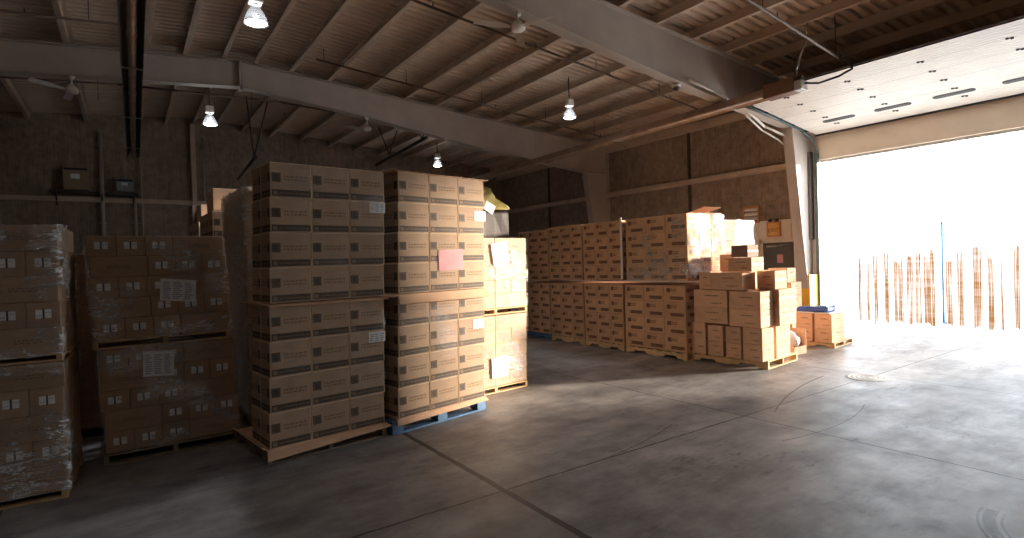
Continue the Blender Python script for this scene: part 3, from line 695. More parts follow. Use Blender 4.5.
_pm = {}
def pallet(loc, rz, w, d, label, along='y', wood='wood', h=.14, blocks=False, name='pallet', group=None, tilt=0):
    """w along local X, d along local Y, front-left corner at loc; stringers run along the given local axis"""
    p = empty(name, loc, label, 'pallet', rz, group); p.rotation_euler = (0, tilt, rz)
    key = (w, d, along, wood, h, blocks)
    lw, ld = (w, d) if along == 'y' else (d, w)          # boards span lw, stringers span ld
    def cv(a, b): return (a, b) if along == 'y' else ((a[1], a[0], a[2]), (b[1], b[0], b[2]))
    if key not in _pm:
        mm = {}
        mb = MB(); mb.box(*cv((0, 0, 0), (lw, .095, .018)), wood, .003); mm['deck'] = mb.mesh('deck_board')
        mb = MB()
        if blocks: mb.box(*cv((0, 0, 0), (.14, .14, h - .036)), 'blue_wood', .005)
        else:
            hz = h - .036; nt = [(0, 0), (ld * .14, 0), (ld * .16, hz * .45), (ld * .34, hz * .45), (ld * .36, 0), (ld * .64, 0), (ld * .66, hz * .45), (ld * .84, hz * .45), (ld * .86, 0), (ld, 0), (ld, hz), (0, hz)]
            mb.prism(nt, 0 if along == 'y' else 1, 0, .042, wood)
        mm['str'] = mb.mesh('stringer'); _pm[key] = mm
    mm = _pm[key]
    def pos(a, b, c): return (a, b, c) if along == 'y' else (b, a, c)
    n = 7
    for k in range(n): put('deck_board', mm['deck'], p, pos(0, (ld - .095) * k / (n - 1), h - .018))
    for k in (0, 3, 6): put('bottom_board', mm['deck'], p, pos(0, (ld - .095) * k / (n - 1), 0))
    if blocks:
        for a in (0, (lw - .14) / 2, lw - .14):
            for b in (0, (ld - .14) / 2, ld - .14): put('block', mm['str'], p, pos(a, b, .018))
    else:
        for a in (0, (lw - .042) / 2, lw - .042): put('stringer', mm['str'], p, pos(a, 0, .018))
    return p

def film_tube(u0, u1, v0, v1, z0, z1, mat, label, F, seed=0, sides='flbr', amp=.004):
    """a loose sleeve of film round a load; F maps local (u, v, z) to the world"""
    mb = MB(); i = mb.mi(mat); per = []
    n = 14
    cs = [((u0, v0), (u1, v0)), ((u1, v0), (u1, v1)), ((u1, v1), (u0, v1)), ((u0, v1), (u0, v0))]
    for (a, b), s in zip(cs, 'frbl'):
        for k in range(n): per.append((a[0] + (b[0] - a[0]) * k / n, a[1] + (b[1] - a[1]) * k / n))
    nzv = 22; rows = []
    for j in range(nzv + 1):
        z = z0 + (z1 - z0) * j / nzv; row = []
        for (u, v) in per:
            cu, cv_ = (u0 + u1) / 2, (v0 + v1) / 2
            d = Vector((u - cu, v - cv_, 0)).normalized() * (amp * (1 + noise.noise((u * 3 + seed, v * 3, z * 9))))
            zz = z + (noise.noise((u * 5, v * 5, seed)) * .03 if j in (0, nzv) else 0)
            row.append(mb.bm.verts.new(F(u + d.x, v + d.y, zz)))
        rows.append(row)
    m = len(per)
    for r0, r1 in zip(rows, rows[1:]):
        for k in range(m):
            f = mb.bm.faces.new((r0[k], r0[(k + 1) % m], r1[(k + 1) % m], r1[k])); f.material_index = i; f.smooth = True
    return tag(mb.build('stretch_wrap'), label, 'stretch wrap')

class Stack:
    def __init__(s, x, y, deg, lean=0, leanv=0): s.o = Vector((x, y, 0)); s.a = R(deg); s.lean = lean; s.lv = leanv
    def W(s, u, v, z):
        u += s.lean * z; v += s.lv * z
        return Vector((s.o.x + u * math.cos(s.a) - v * math.sin(s.a), s.o.y + u * math.sin(s.a) + v * math.cos(s.a), z))
    def carton(s, style, u0, u1, v0, v1, z0, z1, label, group, yaw=0, stuff=False, gap=.003):
        w, d, h = u1 - u0 - gap, v1 - v0 - gap, z1 - z0 - .0015
        me = carton_mesh(style, w, d, h)
        if stuff: return (me, Matrix.Translation(s.W((u0 + u1) / 2, v0, z0)) @ Matrix.Rotation(s.a, 4, 'Z'))
        o = put('carton', me, None, s.W((u0 + u1) / 2, v0, z0), (0, 0, s.a + yaw))
        return tag(o, label, 'carton', group)
ORD = {3: ['left', 'middle', 'right'], 5: ['far left', 'second from left', 'middle', 'second from right', 'far right']}
ROW4 = ['bottom', 'second lowest', 'second highest', 'top']
ROW5 = ['bottom', 'second lowest', 'middle', 'second highest', 'top']
def sheet(mb_pts, th, m, name, label, cat):
    """flat quad given by 4 world corners, given a small thickness"""
    mb = MB(); P = [Vector(p) for p in mb_pts]; n = (P[1] - P[0]).cross(P[3] - P[0]).normalized() * th
    Q = [p + n for p in P]
    mb.face([tuple(p) for p in P][::-1], m); mb.face([tuple(p) for p in Q], m)
    for k in range(4): mb.face([tuple(P[k]), tuple(P[(k + 1) % 4]), tuple(Q[(k + 1) % 4]), tuple(Q[k])], m)
    return mb, P, n
def paper(S, u0, u1, z0, z1, rot, v, m, label=None, parent=None, name='paper_sheet', lines=8):
    cu, cz = (u0 + u1) / 2, (z0 + z1) / 2; hw, hh = (u1 - u0) / 2, (z1 - z0) / 2; cs, sn = math.cos(rot), math.sin(rot)
    def P(a, b, vv): return S.W(cu + a * cs - b * sn, vv, cz + a * sn + b * cs)
    pts = [P(a, b, v) for a, b in ((-hw, -hh), (hw, -hh), (hw, hh), (-hw, hh))]
    mb, Q, n = sheet(pts, .0012, m, None, None, None)
    rnd = random.Random(int(u0 * 100))
    if lines:
        for cx0, cx1 in ((-.85, -.4), (-.3, .25), (.35, .85)):
            for k in range(lines):
                b0 = -.8 + 1.6 * k / lines; e1 = cx0 + (cx1 - cx0) * rnd.uniform(.6, 1)
                mb.face([tuple(P(a * hw, b * hh, v - .003)) for a, b in ((cx0, b0), (e1, b0), (e1, b0 + .9 / lines), (cx0, b0 + .9 / lines))], 'paper_ink')
    o = mb.build(name)
    if parent:
        bpy.context.view_layer.update(); o.parent = parent; o.matrix_parent_inverse = parent.matrix_world.inverted()
        if label: o['label'] = label
    else: tag(o, label, 'paper')
    return o

stuff_items = []
# ---- tall wrapped stack (front centre) and the stack on the blue pallet
def printed_stack(S, nm, cw, cd, ch, z0, zmid0, depth, u_):
    out = {}
    for tier, zb_, tn in ((0, z0, 'lower'), (1, zmid0, 'upper')):
        for r in range(4):
            for c in range(3):
                out[(tier, r, c)] = S.carton('A', c * cw + u_, (c + 1) * cw + u_, 0, cd, zb_ + r * ch, zb_ + (r + 1) * ch, 'printed kraft carton, %s row, %s column, %s load of the %s' % (ROW4[r], ORD[3][c], tn, nm), 'printed cartons of the ' + nm, random.uniform(-.012, .012))
            for dd in range(1, depth):
                S.carton('A', u_, cw + u_, dd * cd, (dd + 1) * cd, zb_ + r * ch, zb_ + (r + 1) * ch, 'printed carton, left flank of the %s, %s load, %s row' % (nm, tn, ROW4[r]), 'printed cartons of the ' + nm)
            # the hidden remainder of each layer, behind the visible ones
            for c in (1, 2):
                for dd in range(1, depth):
                    stuff_items.append(S.carton('A', c * cw + u_, (c + 1) * cw + u_, dd * cd, (dd + 1) * cd, zb_ + r * ch, zb_ + (r + 1) * ch, '', '', stuff=True))
    return out
ST = Stack(1.035, 5.56, 6.5, lean=.036)
tl = printed_stack(ST, 'tallest stack', .394, .27, .332, .143, 1.502, 2, .015)
pallet((1.03, 5.56, 0), R(6.5), 1.22, 1.05, 'worn wooden pallet under the tallest stack', 'y', 'wood_grey')
def tray(S, u0, u1, v0, v1, z, lip, m, label, flaps, sag=0.0):
    """cardboard slip sheet with folded lips"""
    mb = MB(); th = .006
    def quad(a, b, c, d): 
        P = [S.W(*q) for q in (a, b, c, d)]; n = (P[1] - P[0]).cross(P[3] - P[0]).normalized() * th
        mb.face([tuple(p) for p in P], m); mb.face([tuple(p + n) for p in P][::-1], m)
        for k in range(4): mb.face([tuple(P[k]), tuple(P[k] + n), tuple(P[(k + 1) % 4] + n), tuple(P[(k + 1) % 4])], m)
    quad((u0, v0, z), (u1, v0, z), (u1, v1, z), (u0, v1, z))
    for f in flaps:
        if f[0] == 'f': quad((u0, v0, z), (u1, v0, z), (u1 + f[3], v0 - f[1], z + f[2] + sag), (u0 - f[3], v0 - f[1], z + f[2]))
        if f[0] == 'l': quad((u0, v0, z), (u0, v1, z), (u0 - f[1], v1, z + f[2]), (u0 - f[1], v0 - f[3], z + f[2]))
        if f[0] == 'r': quad((u1, v0, z), (u1, v1, z), (u1 + f[1], v1, z + f[2]), (u1 + f[1], v0, z + f[2]))
    return tag(mb.build('cardboard_tray'), label, 'cardboard tray')
tray(ST, -.005, 1.225, -.01, .56, 1.482, 0, 'kraft_plain', 'flat cardboard sheet between the loads of the tallest stack', [('f', .03, -.012, .0), ('l', .10, .03, .02)])
tray(ST, -.01, 1.22, -.004, .95, .141, 0, 'kraft_plain', 'folded cardboard tray at the foot of the tallest stack', [('f', .085, -.075, .02), ('l', .06, .04, .01)], .06)
paper(ST, 1.02, 1.20, 2.385, 2.50, 0, -.0035, 'paper', 'white paper label', tl[(1, 2, 2)], 'paper_label', 4)
paper(ST, 1.01, 1.20, 1.02, 1.13, 0, -.0035, 'paper', 'white paper label', tl[(0, 2, 2)], 'paper_label', 4)
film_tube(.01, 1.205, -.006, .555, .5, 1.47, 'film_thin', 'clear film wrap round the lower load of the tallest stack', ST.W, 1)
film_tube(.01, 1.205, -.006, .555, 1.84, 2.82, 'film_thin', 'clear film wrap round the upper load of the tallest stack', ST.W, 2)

SB = Stack(2.30, 5.66, 11, lean=.037)
bl = printed_stack(SB, 'blue-pallet stack', .424, .34, .333, .157, 1.512, 2, .075)
pallet((2.30, 5.66, 0), R(11), 1.36, 1.05, 'block pallet with blue blocks and boards before the floor joint', 'y', 'blue_wood', .15, True)
tray(SB, .06, 1.365, -.012, .70, 1.498, 0, 'kraft_plain', 'cardboard tray with flared lip between the loads of the blue-pallet stack', [('f', .06, -.095, .01), ('l', .09, -.02, .05), ('r', .04, -.04)])
tray(SB, .05, 1.36, -.012, .70, .152, 0, 'kraft_plain', 'cardboard tray with folded lip on the blue pallet', [('f', .035, -.05, .01), ('l', .03, .05, .04)], .02)
tray(SB, .06, 1.36, -.012, .70, 2.847, 0, 'kraft_plain', 'cardboard cap sheet on top of the blue-pallet stack', [('l', .05, .02, .0), ('r', .05, .015)])
paper(SB, 1.18, 1.36, 2.34, 2.46, 0, -.0035, 'paper', 'white paper label', bl[(1, 2, 2)], 'paper_label', 4)
paper(SB, 1.15, 1.33, 1.02, 1.13, 0, -.0035, 'paper', 'white paper label', bl[(0, 2, 2)], 'paper_label', 4)
paper(SB, .62, .99, 1.75, 1.99, R(2), -.008, 'pink', 'pink paper sheet stuck on the upper load of the blue-pallet stack', lines=0)
film_tube(.068, 1.355, -.006, .69, .48, 1.36, 'film_thin', 'clear film wrap round the lower load of the blue-pallet stack', SB.W, 3)

# ---- bricked loads with small white labels (left foreground)
PAT = [[(0, 1), (1, 1), (2, 1), (3, 2)], [(0, 2), (2, 1), (3, 1), (4, 1)], [(0, 1), (1, 1), (2, 1), (3, 2)], [(0, 2), (2, 1), (3, 1), (4, 1)], [(0, 1), (1, 1), (2, 1), (3, 2)]]
def label_stack(S, nm, z0, z1, w5, ch, cmin=0, depth=.46, side=False):
    for tier, zz, tn in ((0, z0, 'lower'), (1, z1, 'upper')):
        for r in range(5):
            for c, n in PAT[r]:
                if c + n <= cmin: continue
                du = .012 * math.sin(r * 2.1 + tier)
                if n == 2:
                    for half in (0, 1):
                        S.carton('Bl', c * w5 + du, (c + 2) * w5 + du, half * depth / 2, (half + 1) * depth / 2, zz + r * ch, zz + (r + 1) * ch, 'long unlabelled carton in the %s row%s, %s load, %s' % (ROW5[r], ', behind its twin' if half else '', tn, nm), 'unlabelled cartons of the ' + nm) if half == 0 else stuff_items.append(S.carton('Bl', c * w5 + du, (c + 2) * w5 + du, depth / 2, depth, zz + r * ch, zz + (r + 1) * ch, '', '', stuff=True))
                else:
                    S.carton('B', c * w5 + du, (c + 1) * w5 + du, 0, depth, zz + r * ch, zz + (r + 1) * ch, 'white-labelled carton, %s row, %s place, %s load, %s' % (ROW5[r], ORD[5][c], tn, nm), 'labelled cartons of the ' + nm)
            if side:
                S.carton('Bl', 3 * w5, 5 * w5, depth, depth * 2, zz + r * ch, zz + (r + 1) * ch, 'carton deep on the right flank, %s row, %s load, %s' % (ROW5[r], tn, nm), 'unlabelled cartons of the ' + nm)
S2 = Stack(-.20, 6.57, 1.0, lean=-.048)
label_stack(S2, 'second stack from left', .115, 1.20, .232, .198)
pallet((-.22, 6.55, 0), R(1), 1.17, 1.0, 'wooden pallet on the floor under the second stack from left', 'y', 'wood_grey', .11)
pallet(tuple(S2.W(-.02, -.01, 1.108)), R(1), 1.17, 1.0, 'wooden pallet between the two loads of the second stack from left', 'y', 'wood', .09)
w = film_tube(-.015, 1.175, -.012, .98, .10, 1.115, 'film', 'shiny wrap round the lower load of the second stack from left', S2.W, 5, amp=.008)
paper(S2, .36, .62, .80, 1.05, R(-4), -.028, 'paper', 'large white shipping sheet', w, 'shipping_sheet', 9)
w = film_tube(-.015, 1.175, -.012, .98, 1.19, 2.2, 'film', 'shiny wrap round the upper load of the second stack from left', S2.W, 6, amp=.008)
paper(S2, .56, .87, 1.53, 1.75, R(-6), -.028, 'paper', 'large white shipping sheet', w, 'shipping_sheet', 9)

S1 = Stack(-1.55, 5.93, -3.0, lean=.0)
label_stack(S1, 'leftmost stack', .085, 1.20, .222, .208, 2, .46, True)
pallet((-1.55, 5.92, 0), R(-3), 1.11, 1.0, 'wooden pallet on the floor under the leftmost stack', 'y', 'wood', .085)
pallet(tuple(S1.W(0, -.01, 1.127)), R(-3), 1.11, 1.0, 'wooden pallet between the two loads of the leftmost stack', 'y', 'wood', .073)
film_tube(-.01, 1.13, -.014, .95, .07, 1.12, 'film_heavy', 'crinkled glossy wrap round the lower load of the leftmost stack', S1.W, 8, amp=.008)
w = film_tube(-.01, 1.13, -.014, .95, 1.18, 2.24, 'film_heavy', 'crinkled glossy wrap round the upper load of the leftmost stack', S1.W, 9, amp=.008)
paper(S1, .58, .72, 1.42, 1.60, 0, -.03, 'pink', 'pink sheet under the film', w, 'pink_sheet', 0)

# ---- pale wrapped stack right of the blue-pallet stack
S3 = Stack(3.62, 6.50, 5.6, lean=.03)
P3 = [[(0, 1), (1, 1), (2, 2)], [(0, 2), (2, 1), (3, 1)]]
for tier, zz, tn in ((0, .095, 'lower'), (1, 1.185, 'upper')):
    for r in range(5):
        for c, n in P3[r % 2]:
            S3.carton('C', c * .292, (c + n) * .292, 0, .46, zz + r * .196, zz + (r + 1) * .196, 'pale wrapped carton, %s row, %s, %s load right of the blue pallet' % (ROW5[r], ('far left', 'second left', 'right', 'far right')[c] if n == 1 else ('left half', '', 'right half')[c], tn), 'pale cartons right of the blue-pallet stack')
        stuff_items.append(S3.carton('C', 0, .584, .46, .92, zz + r * .196, zz + (r + 1) * .196, '', '', stuff=True)); stuff_items.append(S3.carton('C', .584, 1.168, .46, .92, zz + r * .196, zz + (r + 1) * .196, '', '', stuff=True))
pallet((3.62, 6.49, 0), R(5.6), 1.17, .95, 'pale wooden pallet on the floor under the pale wrapped stack', 'y', 'wood_pale', .09)
pallet(tuple(S3.W(0, -.01, 1.09)), R(5.6), 1.17, .95, 'pale wooden pallet between the two pale wrapped loads', 'y', 'wood_pale', .09)
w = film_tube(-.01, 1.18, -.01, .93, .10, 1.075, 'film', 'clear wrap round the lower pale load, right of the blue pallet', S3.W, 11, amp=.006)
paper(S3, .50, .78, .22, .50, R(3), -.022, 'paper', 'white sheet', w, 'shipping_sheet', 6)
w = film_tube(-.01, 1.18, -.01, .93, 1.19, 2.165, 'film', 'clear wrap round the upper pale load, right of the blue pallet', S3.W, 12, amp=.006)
paper(S3, .52, .80, 1.78, 2.10, R(10), -.022, 'paper', 'white sheet', w, 'shipping_sheet', 6)

# ---- long back row: pallets side by side, facing the open floor
PN = ['nearest', 'second', 'third', 'fourth']
ROWP = [(6.29, 1.44), (7.78, 1.12), (8.94, 1.12), (10.10, 1.16)]
far_items = []
for pi, (ys, wd) in enumerate(ROWP):
    S = Stack(8.0 + .004 * pi, ys + wd, -90, lean=0)     # local u runs towards the viewer, v into the row
    cw = wd / 3
    pallet(tuple(S.W(0, 0, 0)), R(-90), wd, 1.02, '%s pallet under the long back row, with notched side' % PN[pi].capitalize(), 'x', 'wood_pale' if pi < 3 else 'blue_wood', .13)
    for tier, zz, tn in ((0, .135, 'lower'), (1, 1.395 if pi < 3 else 1.36, 'upper')):
        off = .07 if (tier == 1 and pi < 1) else 0
        for r in range(4):
            for c in range(3):
                z0 = zz + r * .295; a = (S, c * cw + off, (c + 1) * cw + off, 0, .34, z0, z0 + .295)
                if pi < 3: S.carton('D', *a[1:], 'orange-brown carton, %s row, %s column, %s tier, %s pallet, long back row' % (ROW4[r], ORD[3][c], tn, PN[pi]), 'printed cartons of the long back row', random.uniform(-.01, .01))
                else: far_items.append(S.carton('D', *a[1:], '', '', stuff=True))
            if pi == 0:
                for dd in (1, 2): S.carton('D', 2 * cw + off, 3 * cw + off, dd * .34, (dd + 1) * .34, zz + r * .295, zz + (r + 1) * .295, 'end carton of the long back row, %s row, %s tier, %s' % (ROW4[r], tn, ('', 'in the middle', 'at the right')[dd]), 'printed cartons of the long back row')
            for dd in (1, 2):
                for c in range(3):
                    if pi == 0 and c == 2: continue
                    far_items.append(S.carton('D', c * cw + off, (c + 1) * cw + off, dd * .34, (dd + 1) * .34, zz + r * .295, zz + (r + 1) * .295, '', '', stuff=True))
S = Stack(8.0, 7.73, -90)
film_tube(.06, 1.53, -.008, 1.03, 1.40, 2.58, 'film', 'clear wrap round the nearest upper load of the long back row', S.W, 21, amp=.005)
S = Stack(8.0, 7.76, -90)
sheet_mb = MB(); sheet_mb.box((7.985, 7.745, 1.42), (7.992, 7.80, 2.62), 'white_film'); tag(sheet_mb.build('corner_board'), 'white edge protector upright between the first two upper loads of the back row', 'corner board')
S = Stack(9.12, 7.45, -90)
for r in range(10):
    z0 = (.135 if r < 5 else 1.36) + (r % 5) * .225
    for c in range(3):
        for dd in range(3): far_items.append(S.carton('D', c * .38, (c + 1) * .38, dd * .34, (dd + 1) * .34, z0, z0 + .225, '', '', stuff=True))
pallet(tuple(S.W(0, 0, 0)), R(-90), 1.14, 1.02, 'pallet hidden behind the end of the long back row', 'x', 'wood_pale', .13)
film_tube(-.01, 1.15, -.01, 1.03, 1.36, 2.49, 'film', 'clear wrap round the load behind the end of the back row', S.W, 22, amp=.005)
mb = MB(); P = [(8.15, 6.3, 2.60), (8.95, 6.3, 2.58), (8.95, 6.95, 2.66), (8.15, 6.95, 2.60)]
mb.prism([(6.22, 2.582), (6.75, 2.582), (6.75, 2.59), (6.24, 2.70), (6.225, 2.695), (6.7, 2.592), (6.22, 2.592)], 0, 8.5, 9.0, 'kraft_plain')
tag(mb.build('cardboard_flap'), 'bent cardboard sheet lying on top of the long back row', 'cardboard')

# ---- dim stacks behind the tallest stack
def dim(S, w, d, z0, rows, ch, cols, style, out, deep=3):
    for r in range(rows):
        for c in range(cols):
            for k in range(deep): out.append(S.carton(style, c * w / cols, (c + 1) * w / cols, k * d / deep, (k + 1) * d / deep, z0 + r * ch, z0 + (r + 1) * ch, '', '', stuff=True))
S4 = Stack(1.14, 6.98, 2)
dim_items = []
dim(S4, 1.2, 1.3, .14, 8, .33, 3, 'Bl', dim_items)
pallet((1.14, 6.98, 0), R(2), 1.2, 1.3, 'wooden pallet directly behind the tallest stack', 'y', 'wood_grey')
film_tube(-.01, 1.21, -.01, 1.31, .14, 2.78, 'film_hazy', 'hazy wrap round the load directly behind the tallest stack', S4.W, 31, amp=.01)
S5 = Stack(1.02, 8.75, 3)
dim(S5, 1.2, 1.02, .14, 7, .36, 3, 'A', dim_items)
pallet((1.02, 8.75, 0), R(3), 1.2, 1.02, 'wooden pallet two places behind the tallest stack', 'y', 'wood_grey')
S6 = Stack(1.0, 10.3, 3)
dim(S6, 1.2, 1.02, .14, 7, .355, 3, 'A', dim_items)
pallet((1.0, 10.3, 0), R(3), 1.2, 1.02, 'wooden pallet third behind the tallest stack', 'y', 'wood_grey')
S9 = Stack(-1.7, 7.7, 2)
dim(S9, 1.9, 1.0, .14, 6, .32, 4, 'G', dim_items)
pallet((-1.7, 7.7, 0), R(2), 1.9, 1.0, 'pallet in the dark gap behind the two left stacks', 'y', 'wood_grey')
S5.carton('E', .02, .5, .02, .5, 2.66, 2.98, 'lit orange carton on top behind the second stack from left', 'loose cartons')
S6.carton('E', .05, .5, .05, .5, 2.625, 2.92, 'orange carton set back left of the topmost lit one', 'loose cartons')
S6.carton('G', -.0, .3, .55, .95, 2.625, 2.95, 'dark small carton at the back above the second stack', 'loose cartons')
# ---- dark goods with a yellow tarp behind the pale stack
mb = MB(); mb.box((0, 0, .14), (1.3, 1.1, 2.94), 'black_film', .05)
bmesh.ops.subdivide_edges(mb.bm, edges=mb.bm.edges[:], cuts=5, use_grid_fill=True)
for v in mb.bm.verts:
    v.co += Vector((noise.noise(v.co * 3), noise.noise(v.co * 3 + Vector((5, 0, 0))), 0)) * .03
tag(mb.build('wrapped_load', None, (5.75, 10.1, 0), (0, 0, R(5))), 'dark film-wrapped load far behind the pale wrapped stack', 'wrapped load')
pallet((5.75, 10.1, 0), R(5), 1.3, 1.1, 'pallet under the dark film-wrapped load', 'y', 'wood_grey', .139)
mb = MB(); i = mb.mi('yellow_tarp'); prof = [(5.85, 2.96), (5.86, 3.2), (6.05, 3.44), (6.30, 3.46), (6.48, 3.40), (6.62, 3.20), (6.78, 3.10), (6.95, 3.02), (6.97, 2.96)]
mb.prism(prof, 1, 10.12, 10.85, 'yellow_tarp')
bmesh.ops.triangulate(mb.bm, faces=[f for f in mb.bm.faces if len(f.verts) > 4]); bmesh.ops.subdivide_edges(mb.bm, edges=mb.bm.edges[:], cuts=2, use_grid_fill=True)
for v in mb.bm.verts:
    q = noise.noise(v.co * 4); v.co += Vector((q * .02, noise.noise(v.co * 5) * .05 - .12 * (3.4 - v.co.z) * (v.co.y < 10.2), 0 if v.co.z < 2.97 else abs(q) * .05))
tag(mb.build('yellow_tarp'), 'crumpled yellow tarp over the dark wrapped load', 'tarp')
mb = MB(); mb.box((-.13, -.005, -.10), (.13, .0, .10), 'paper', .001); tag(mb.build('paper_sheet', None, (6.40, 10.02, 2.99), (0, R(28), R(3))), 'white sheet stuck to the yellow tarp', 'paper')

def merge_stuff(items, name, label, cat):
    bm = bmesh.new(); mats = []
    for me, mt in items:
        remap = []
        for m in me.materials:
            if m not in mats: mats.append(m)
            remap.append(mats.index(m))
        n0 = len(bm.faces); v0 = len(bm.verts); bm.from_mesh(me); bm.verts.ensure_lookup_table(); bm.faces.ensure_lookup_table()
        for k in range(v0, len(bm.verts)): bm.verts[k].co = mt @ bm.verts[k].co
        for k in range(n0, len(bm.faces)): bm.faces[k].material_index = remap[bm.faces[k].material_index]
    out = bpy.data.meshes.new(name); bm.to_mesh(out); bm.free()
    for m in mats: out.materials.append(m)
    o = put(name, out); o['kind'] = 'stuff'; return tag(o, label, cat)
merge_stuff(stuff_items + far_items + dim_items, 'carton_mass', 'the farther and deeper cartons packed inside and behind the front stacks', 'cartons')

# ---- loose cartons on the near pallet by the door
def loose(style, x0, x1, y0, y1, z0, z1, label, yaw=0, cat='loose cartons by the big door'):
    # front (printed) face looks to -X
    me = carton_mesh(style, y1 - y0 - .006, x1 - x0 - .006, z1 - z0 - .002)
    o = put('carton', me, None, (x0, (y0 + y1) / 2, z0), (0, 0, R(-90) + yaw)); return tag(o, label, 'carton', cat)
pallet((8.13, 6.34, 0), R(-84), 1.39, 1.08, 'pale wooden pallet under the loose carton heap', 'x', 'wood_pale', .13)
LC = [
 ('E', 8.15, 8.5, 6.01, 6.31, .132, .68, 'tall narrow plain carton at the left end of the heap, on its pallet'),
 ('E', 8.15, 8.5, 5.67, 5.97, .132, .385, 'lower carton, second column from left in the bottom layer of the heap'),
 ('E', 8.15, 8.5, 5.67, 5.97, .385, .65, 'upper carton, second column from left in the bottom layer of the heap'),
 ('F', 8.16, 8.5, 5.345, 5.63, .132, .375, 'lower carton with torn print, third column in the bottom layer of the heap'),
 ('E', 8.16, 8.5, 5.345, 5.63, .375, .65, 'upper carton, third column in the bottom layer of the heap'),
 ('E', 8.15, 8.49, 4.97, 5.31, .132, .395, 'lower carton at the near bottom corner of the heap'),
 ('E', 8.15, 8.49, 4.97, 5.31, .395, .66, 'upper carton at the near bottom corner of the heap'),
 ('E', 8.58, 9.0, 4.99, 5.40, .132, .39, 'sunlit lower carton on the door side, bottom layer of the heap'),
 ('E', 8.58, 9.0, 4.99, 5.40, .39, .66, 'sunlit upper carton on the door side, bottom layer of the heap'),
 ('E', 8.55, 9.1, 5.45, 6.2, .132, .66, 'large carton in the hidden core of the heap, bottom layer'),
 ('E', 8.12, 8.52, 5.56, 6.21, .682, .955, 'wide lower carton at left in the middle layer of the heap'),
 ('E', 8.12, 8.52, 5.56, 6.21, .955, 1.245, 'wide upper carton at left in the middle layer of the heap'),
 ('E', 8.12, 8.50, 4.97, 5.52, .665, .945, 'wide lower carton at right in the middle layer of the heap'),
 ('E', 8.12, 8.50, 4.97, 5.52, .945, 1.235, 'wide upper carton at right in the middle layer of the heap'),
 ('E', 8.54, 8.77, 4.90, 5.28, .665, .97, 'narrow lower carton jutting toward the door, middle layer of the heap'),
 ('E', 8.54, 8.77, 4.90, 5.28, .97, 1.25, 'narrow upper carton jutting toward the door, middle layer of the heap'),
 ('E', 8.80, 9.10, 4.93, 5.40, .665, .96, 'outermost lower carton on the door side, middle layer of the heap'),
 ('E', 8.80, 9.10, 4.93, 5.40, .96, 1.25, 'outermost upper carton on the door side, middle layer of the heap'),
 ('E', 8.56, 9.06, 5.45, 6.2, .665, 1.25, 'large carton in the hidden core of the heap, middle layer'),
 ('E', 8.17, 8.5, 5.89, 6.13, 1.25, 1.55, 'small carton at the left end of the third layer of the heap'),
 ('F', 8.12, 8.5, 5.27, 5.86, 1.25, 1.54, 'wide taped carton at the front of the third layer of the heap'),
 ('E', 8.57, 8.92, 4.98, 5.30, 1.252, 1.55, 'sunlit carton with dark print on the door side, third layer of the heap'),
 ('E', 8.58, 9.1, 5.40, 6.2, 1.252, 1.55, 'broad carton at the back of the third layer of the heap'),
 ('E', 8.2, 8.55, 5.15, 5.58, 1.553, 1.78, 'carton directly beneath the topmost dark one on the heap'),
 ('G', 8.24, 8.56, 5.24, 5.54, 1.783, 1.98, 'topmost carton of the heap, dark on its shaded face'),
 ('E', 8.70, 8.98, 5.80, 6.08, 1.552, 1.84, 'small orange carton at the back left top of the heap'),
]
for a in LC: loose(*a, yaw=random.uniform(-.02, .02))
# second small pallet near the door
pallet((10.86, 6.2, 0), R(-84), .98, .95, 'wooden pallet nearest the big door, with four small cartons', 'x', 'wood_pale', .10)
for k, (y0, y1) in enumerate(((5.60, 5.93), (5.24, 5.57))):
    for j in (0, 1): loose('E', 10.90, 11.40, y0, y1, .102 + .27 * j, .102 + .27 * (j + 1), '%s %s carton on the pallet nearest the big door' % (('upper' if j else 'lower'), ('left', 'right')[k]), random.uniform(-.03, .03))
mb = MB(); mb.box((10.92, 5.28, .645), (11.38, 6.0, .668), 'white_film', .006); tag(mb.build('plastic_sheet'), 'folded white plastic sheet under the blue bag by the door', 'plastic sheet')
mb = MB(); mb.box((10.95, 5.35, .672), (11.35, 5.95, .78), 'blue_bag', .03)
bmesh.ops.subdivide_edges(mb.bm, edges=mb.bm.edges[:], cuts=3, use_grid_fill=True)
for v in mb.bm.verts:
    if v.co.z > .70: v.co.z += noise.noise(v.co * 9) * .03 - .05 * (v.co.y - 5.35)
    v.co.x += noise.noise(v.co * 7) * .02
tag(mb.build('blue_bag'), 'crumpled blue plastic bag on the cartons nearest the big door', 'bag')
# cartons standing between the heap and the column
pallet((11.22, 7.0, 0), R(-90), .85, .9, 'pallet half hidden between the heap and the column', 'x', 'wood_pale', .10)
for z0, z1, lab in ((.102, .40, 'bottom'), (.40, .68, 'second'), (.68, .95, 'third'), (.95, 1.22, 'fourth')):
    loose('E', 11.27, 11.68, 6.2, 6.56, z0, z1, '%s carton up, nearer pile between the heap and the yellow column foot' % lab.capitalize(), .01)
    loose('E', 11.27, 11.68, 6.6, 6.95, z0, z1, '%s carton up, farther pile between the heap and the yellow column foot' % lab.capitalize(), -.01)
loose('E', 11.22, 11.56, 6.25, 6.68, 1.222, 1.52, 'carton on top of the piles between the heap and the column')
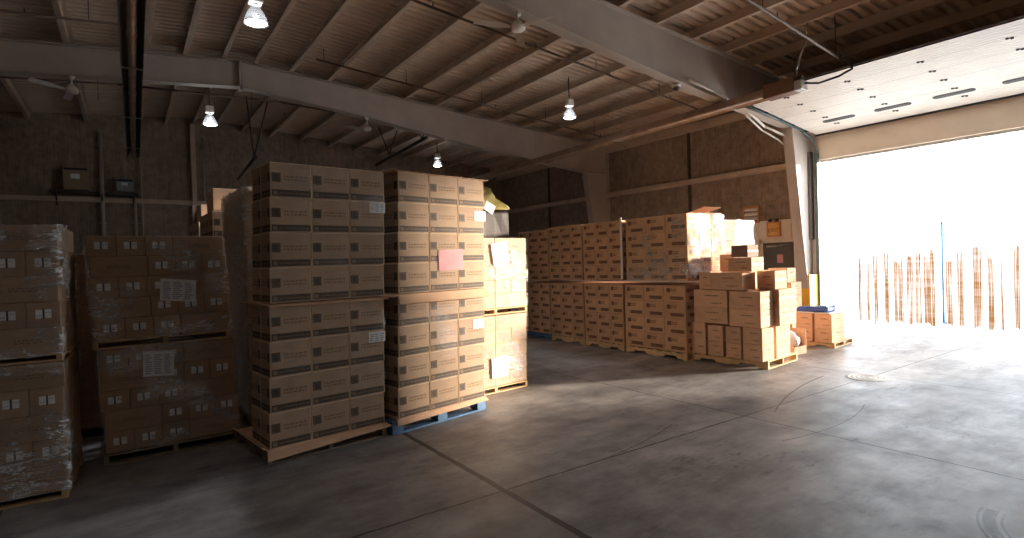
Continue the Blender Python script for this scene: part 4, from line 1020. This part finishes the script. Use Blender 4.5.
# torn open carton with pale sack
oc = empty('open_carton', (9.75, 5.62, 0), 'torn open carton with pale sack bulging out, on the floor behind the heap', 'carton', R(-90))
mb = MB()
cut = [(-.28, 0), (.28, 0), (.28, .12)] + [(.28 - .36 * t / 8, .12 + .30 * math.sin(t / 8 * math.pi / 2)) for t in range(1, 9)] + [(-.28, .44)]
mb.prism(cut, 1, 0, .012, 'kraft_plain'); mb.prism([(-.28, 0), (.28, 0), (.28, .44), (-.28, .44)], 1, .40, .412, 'kraft_plain')
mb.box((-.28, .012, 0), (-.268, .40, .44), 'kraft_plain'); mb.box((.268, .012, 0), (.28, .40, .14), 'kraft_plain'); mb.box((-.268, .012, 0), (.268, .40, .012), 'kraft_plain')
mb.build('body', oc)
mb = MB(); rr = bmesh.ops.create_icosphere(mb.bm, subdivisions=3, radius=1)
for v in rr['verts']:
    v.co = Vector((v.co.x * .24, v.co.y * .18, v.co.z * .2)) * (1 + .12 * noise.noise(v.co * 2.5)); v.co += Vector((.01, .21, .22))
mb.mi('white_film')
for f in mb.bm.faces: f.smooth = True
mb.build('sack', oc)

# ------------------------------------------------------------------ light
w = bpy.data.worlds.new('World'); bpy.context.scene.world = w; w.use_nodes = True
bg = w.node_tree.nodes['Background']; bg.inputs[0].default_value = (.68, .84, 1.0, 1); bg.inputs[1].default_value = 5.6
su = bpy.data.lights.new('sun', 'SUN'); su.energy = 20.5; su.color = (1.0, .83, .66); su.angle = R(4.2)
so = bpy.data.objects.new('sun', su); C.objects.link(so)
sd_ = Vector((-1, .465, -.122)).normalized(); so.rotation_euler = sd_.to_track_quat('-Z', 'Y').to_euler()
so.location = (30, -6, 8)
po = bpy.data.lights.new('sky_portal', 'AREA'); po.shape = 'RECTANGLE'; po.size = DY1 - DY0; po.size_y = DH; po.cycles.is_portal = True
pp = bpy.data.objects.new('sky_portal', po); C.objects.link(pp); pp.location = (XW + .22, (DY0 + DY1) / 2, DH / 2)
pp.rotation_euler = Vector((-1, 0, 0)).to_track_quat('-Z', 'Z').to_euler()

# ------------------------------------------------------------------ camera
sc = bpy.context.scene
cd = bpy.data.cameras.new('camera'); co = bpy.data.objects.new('camera', cd); C.objects.link(co); sc.camera = co
cd.sensor_width = 36; cd.lens = 559.335 / 1024 * 36; cd.clip_start = .05; cd.clip_end = 300
RM = Matrix(((.82178, -.0325457, .5688745), (-.5689639, .007351, .8223297), (-.0309451, -.9994432, -.0124765)))
cx, cy, cz = RM.col[0], -RM.col[1], -RM.col[2]
mt = Matrix((cx, cy, cz)).transposed().to_4x4(); mt.translation = (0, 0, 1.82); co.matrix_world = mt

vs = sc.view_settings; vs.view_transform = 'Standard'; vs.look = 'None'; vs.gamma = 1; vs.use_curve_mapping = False; vs.exposure = 0.3
cy_ = sc.cycles; cy_.max_bounces = 14; cy_.diffuse_bounces = 8; cy_.glossy_bounces = 4; cy_.transparent_max_bounces = 24; cy_.sample_clamp_indirect = 6
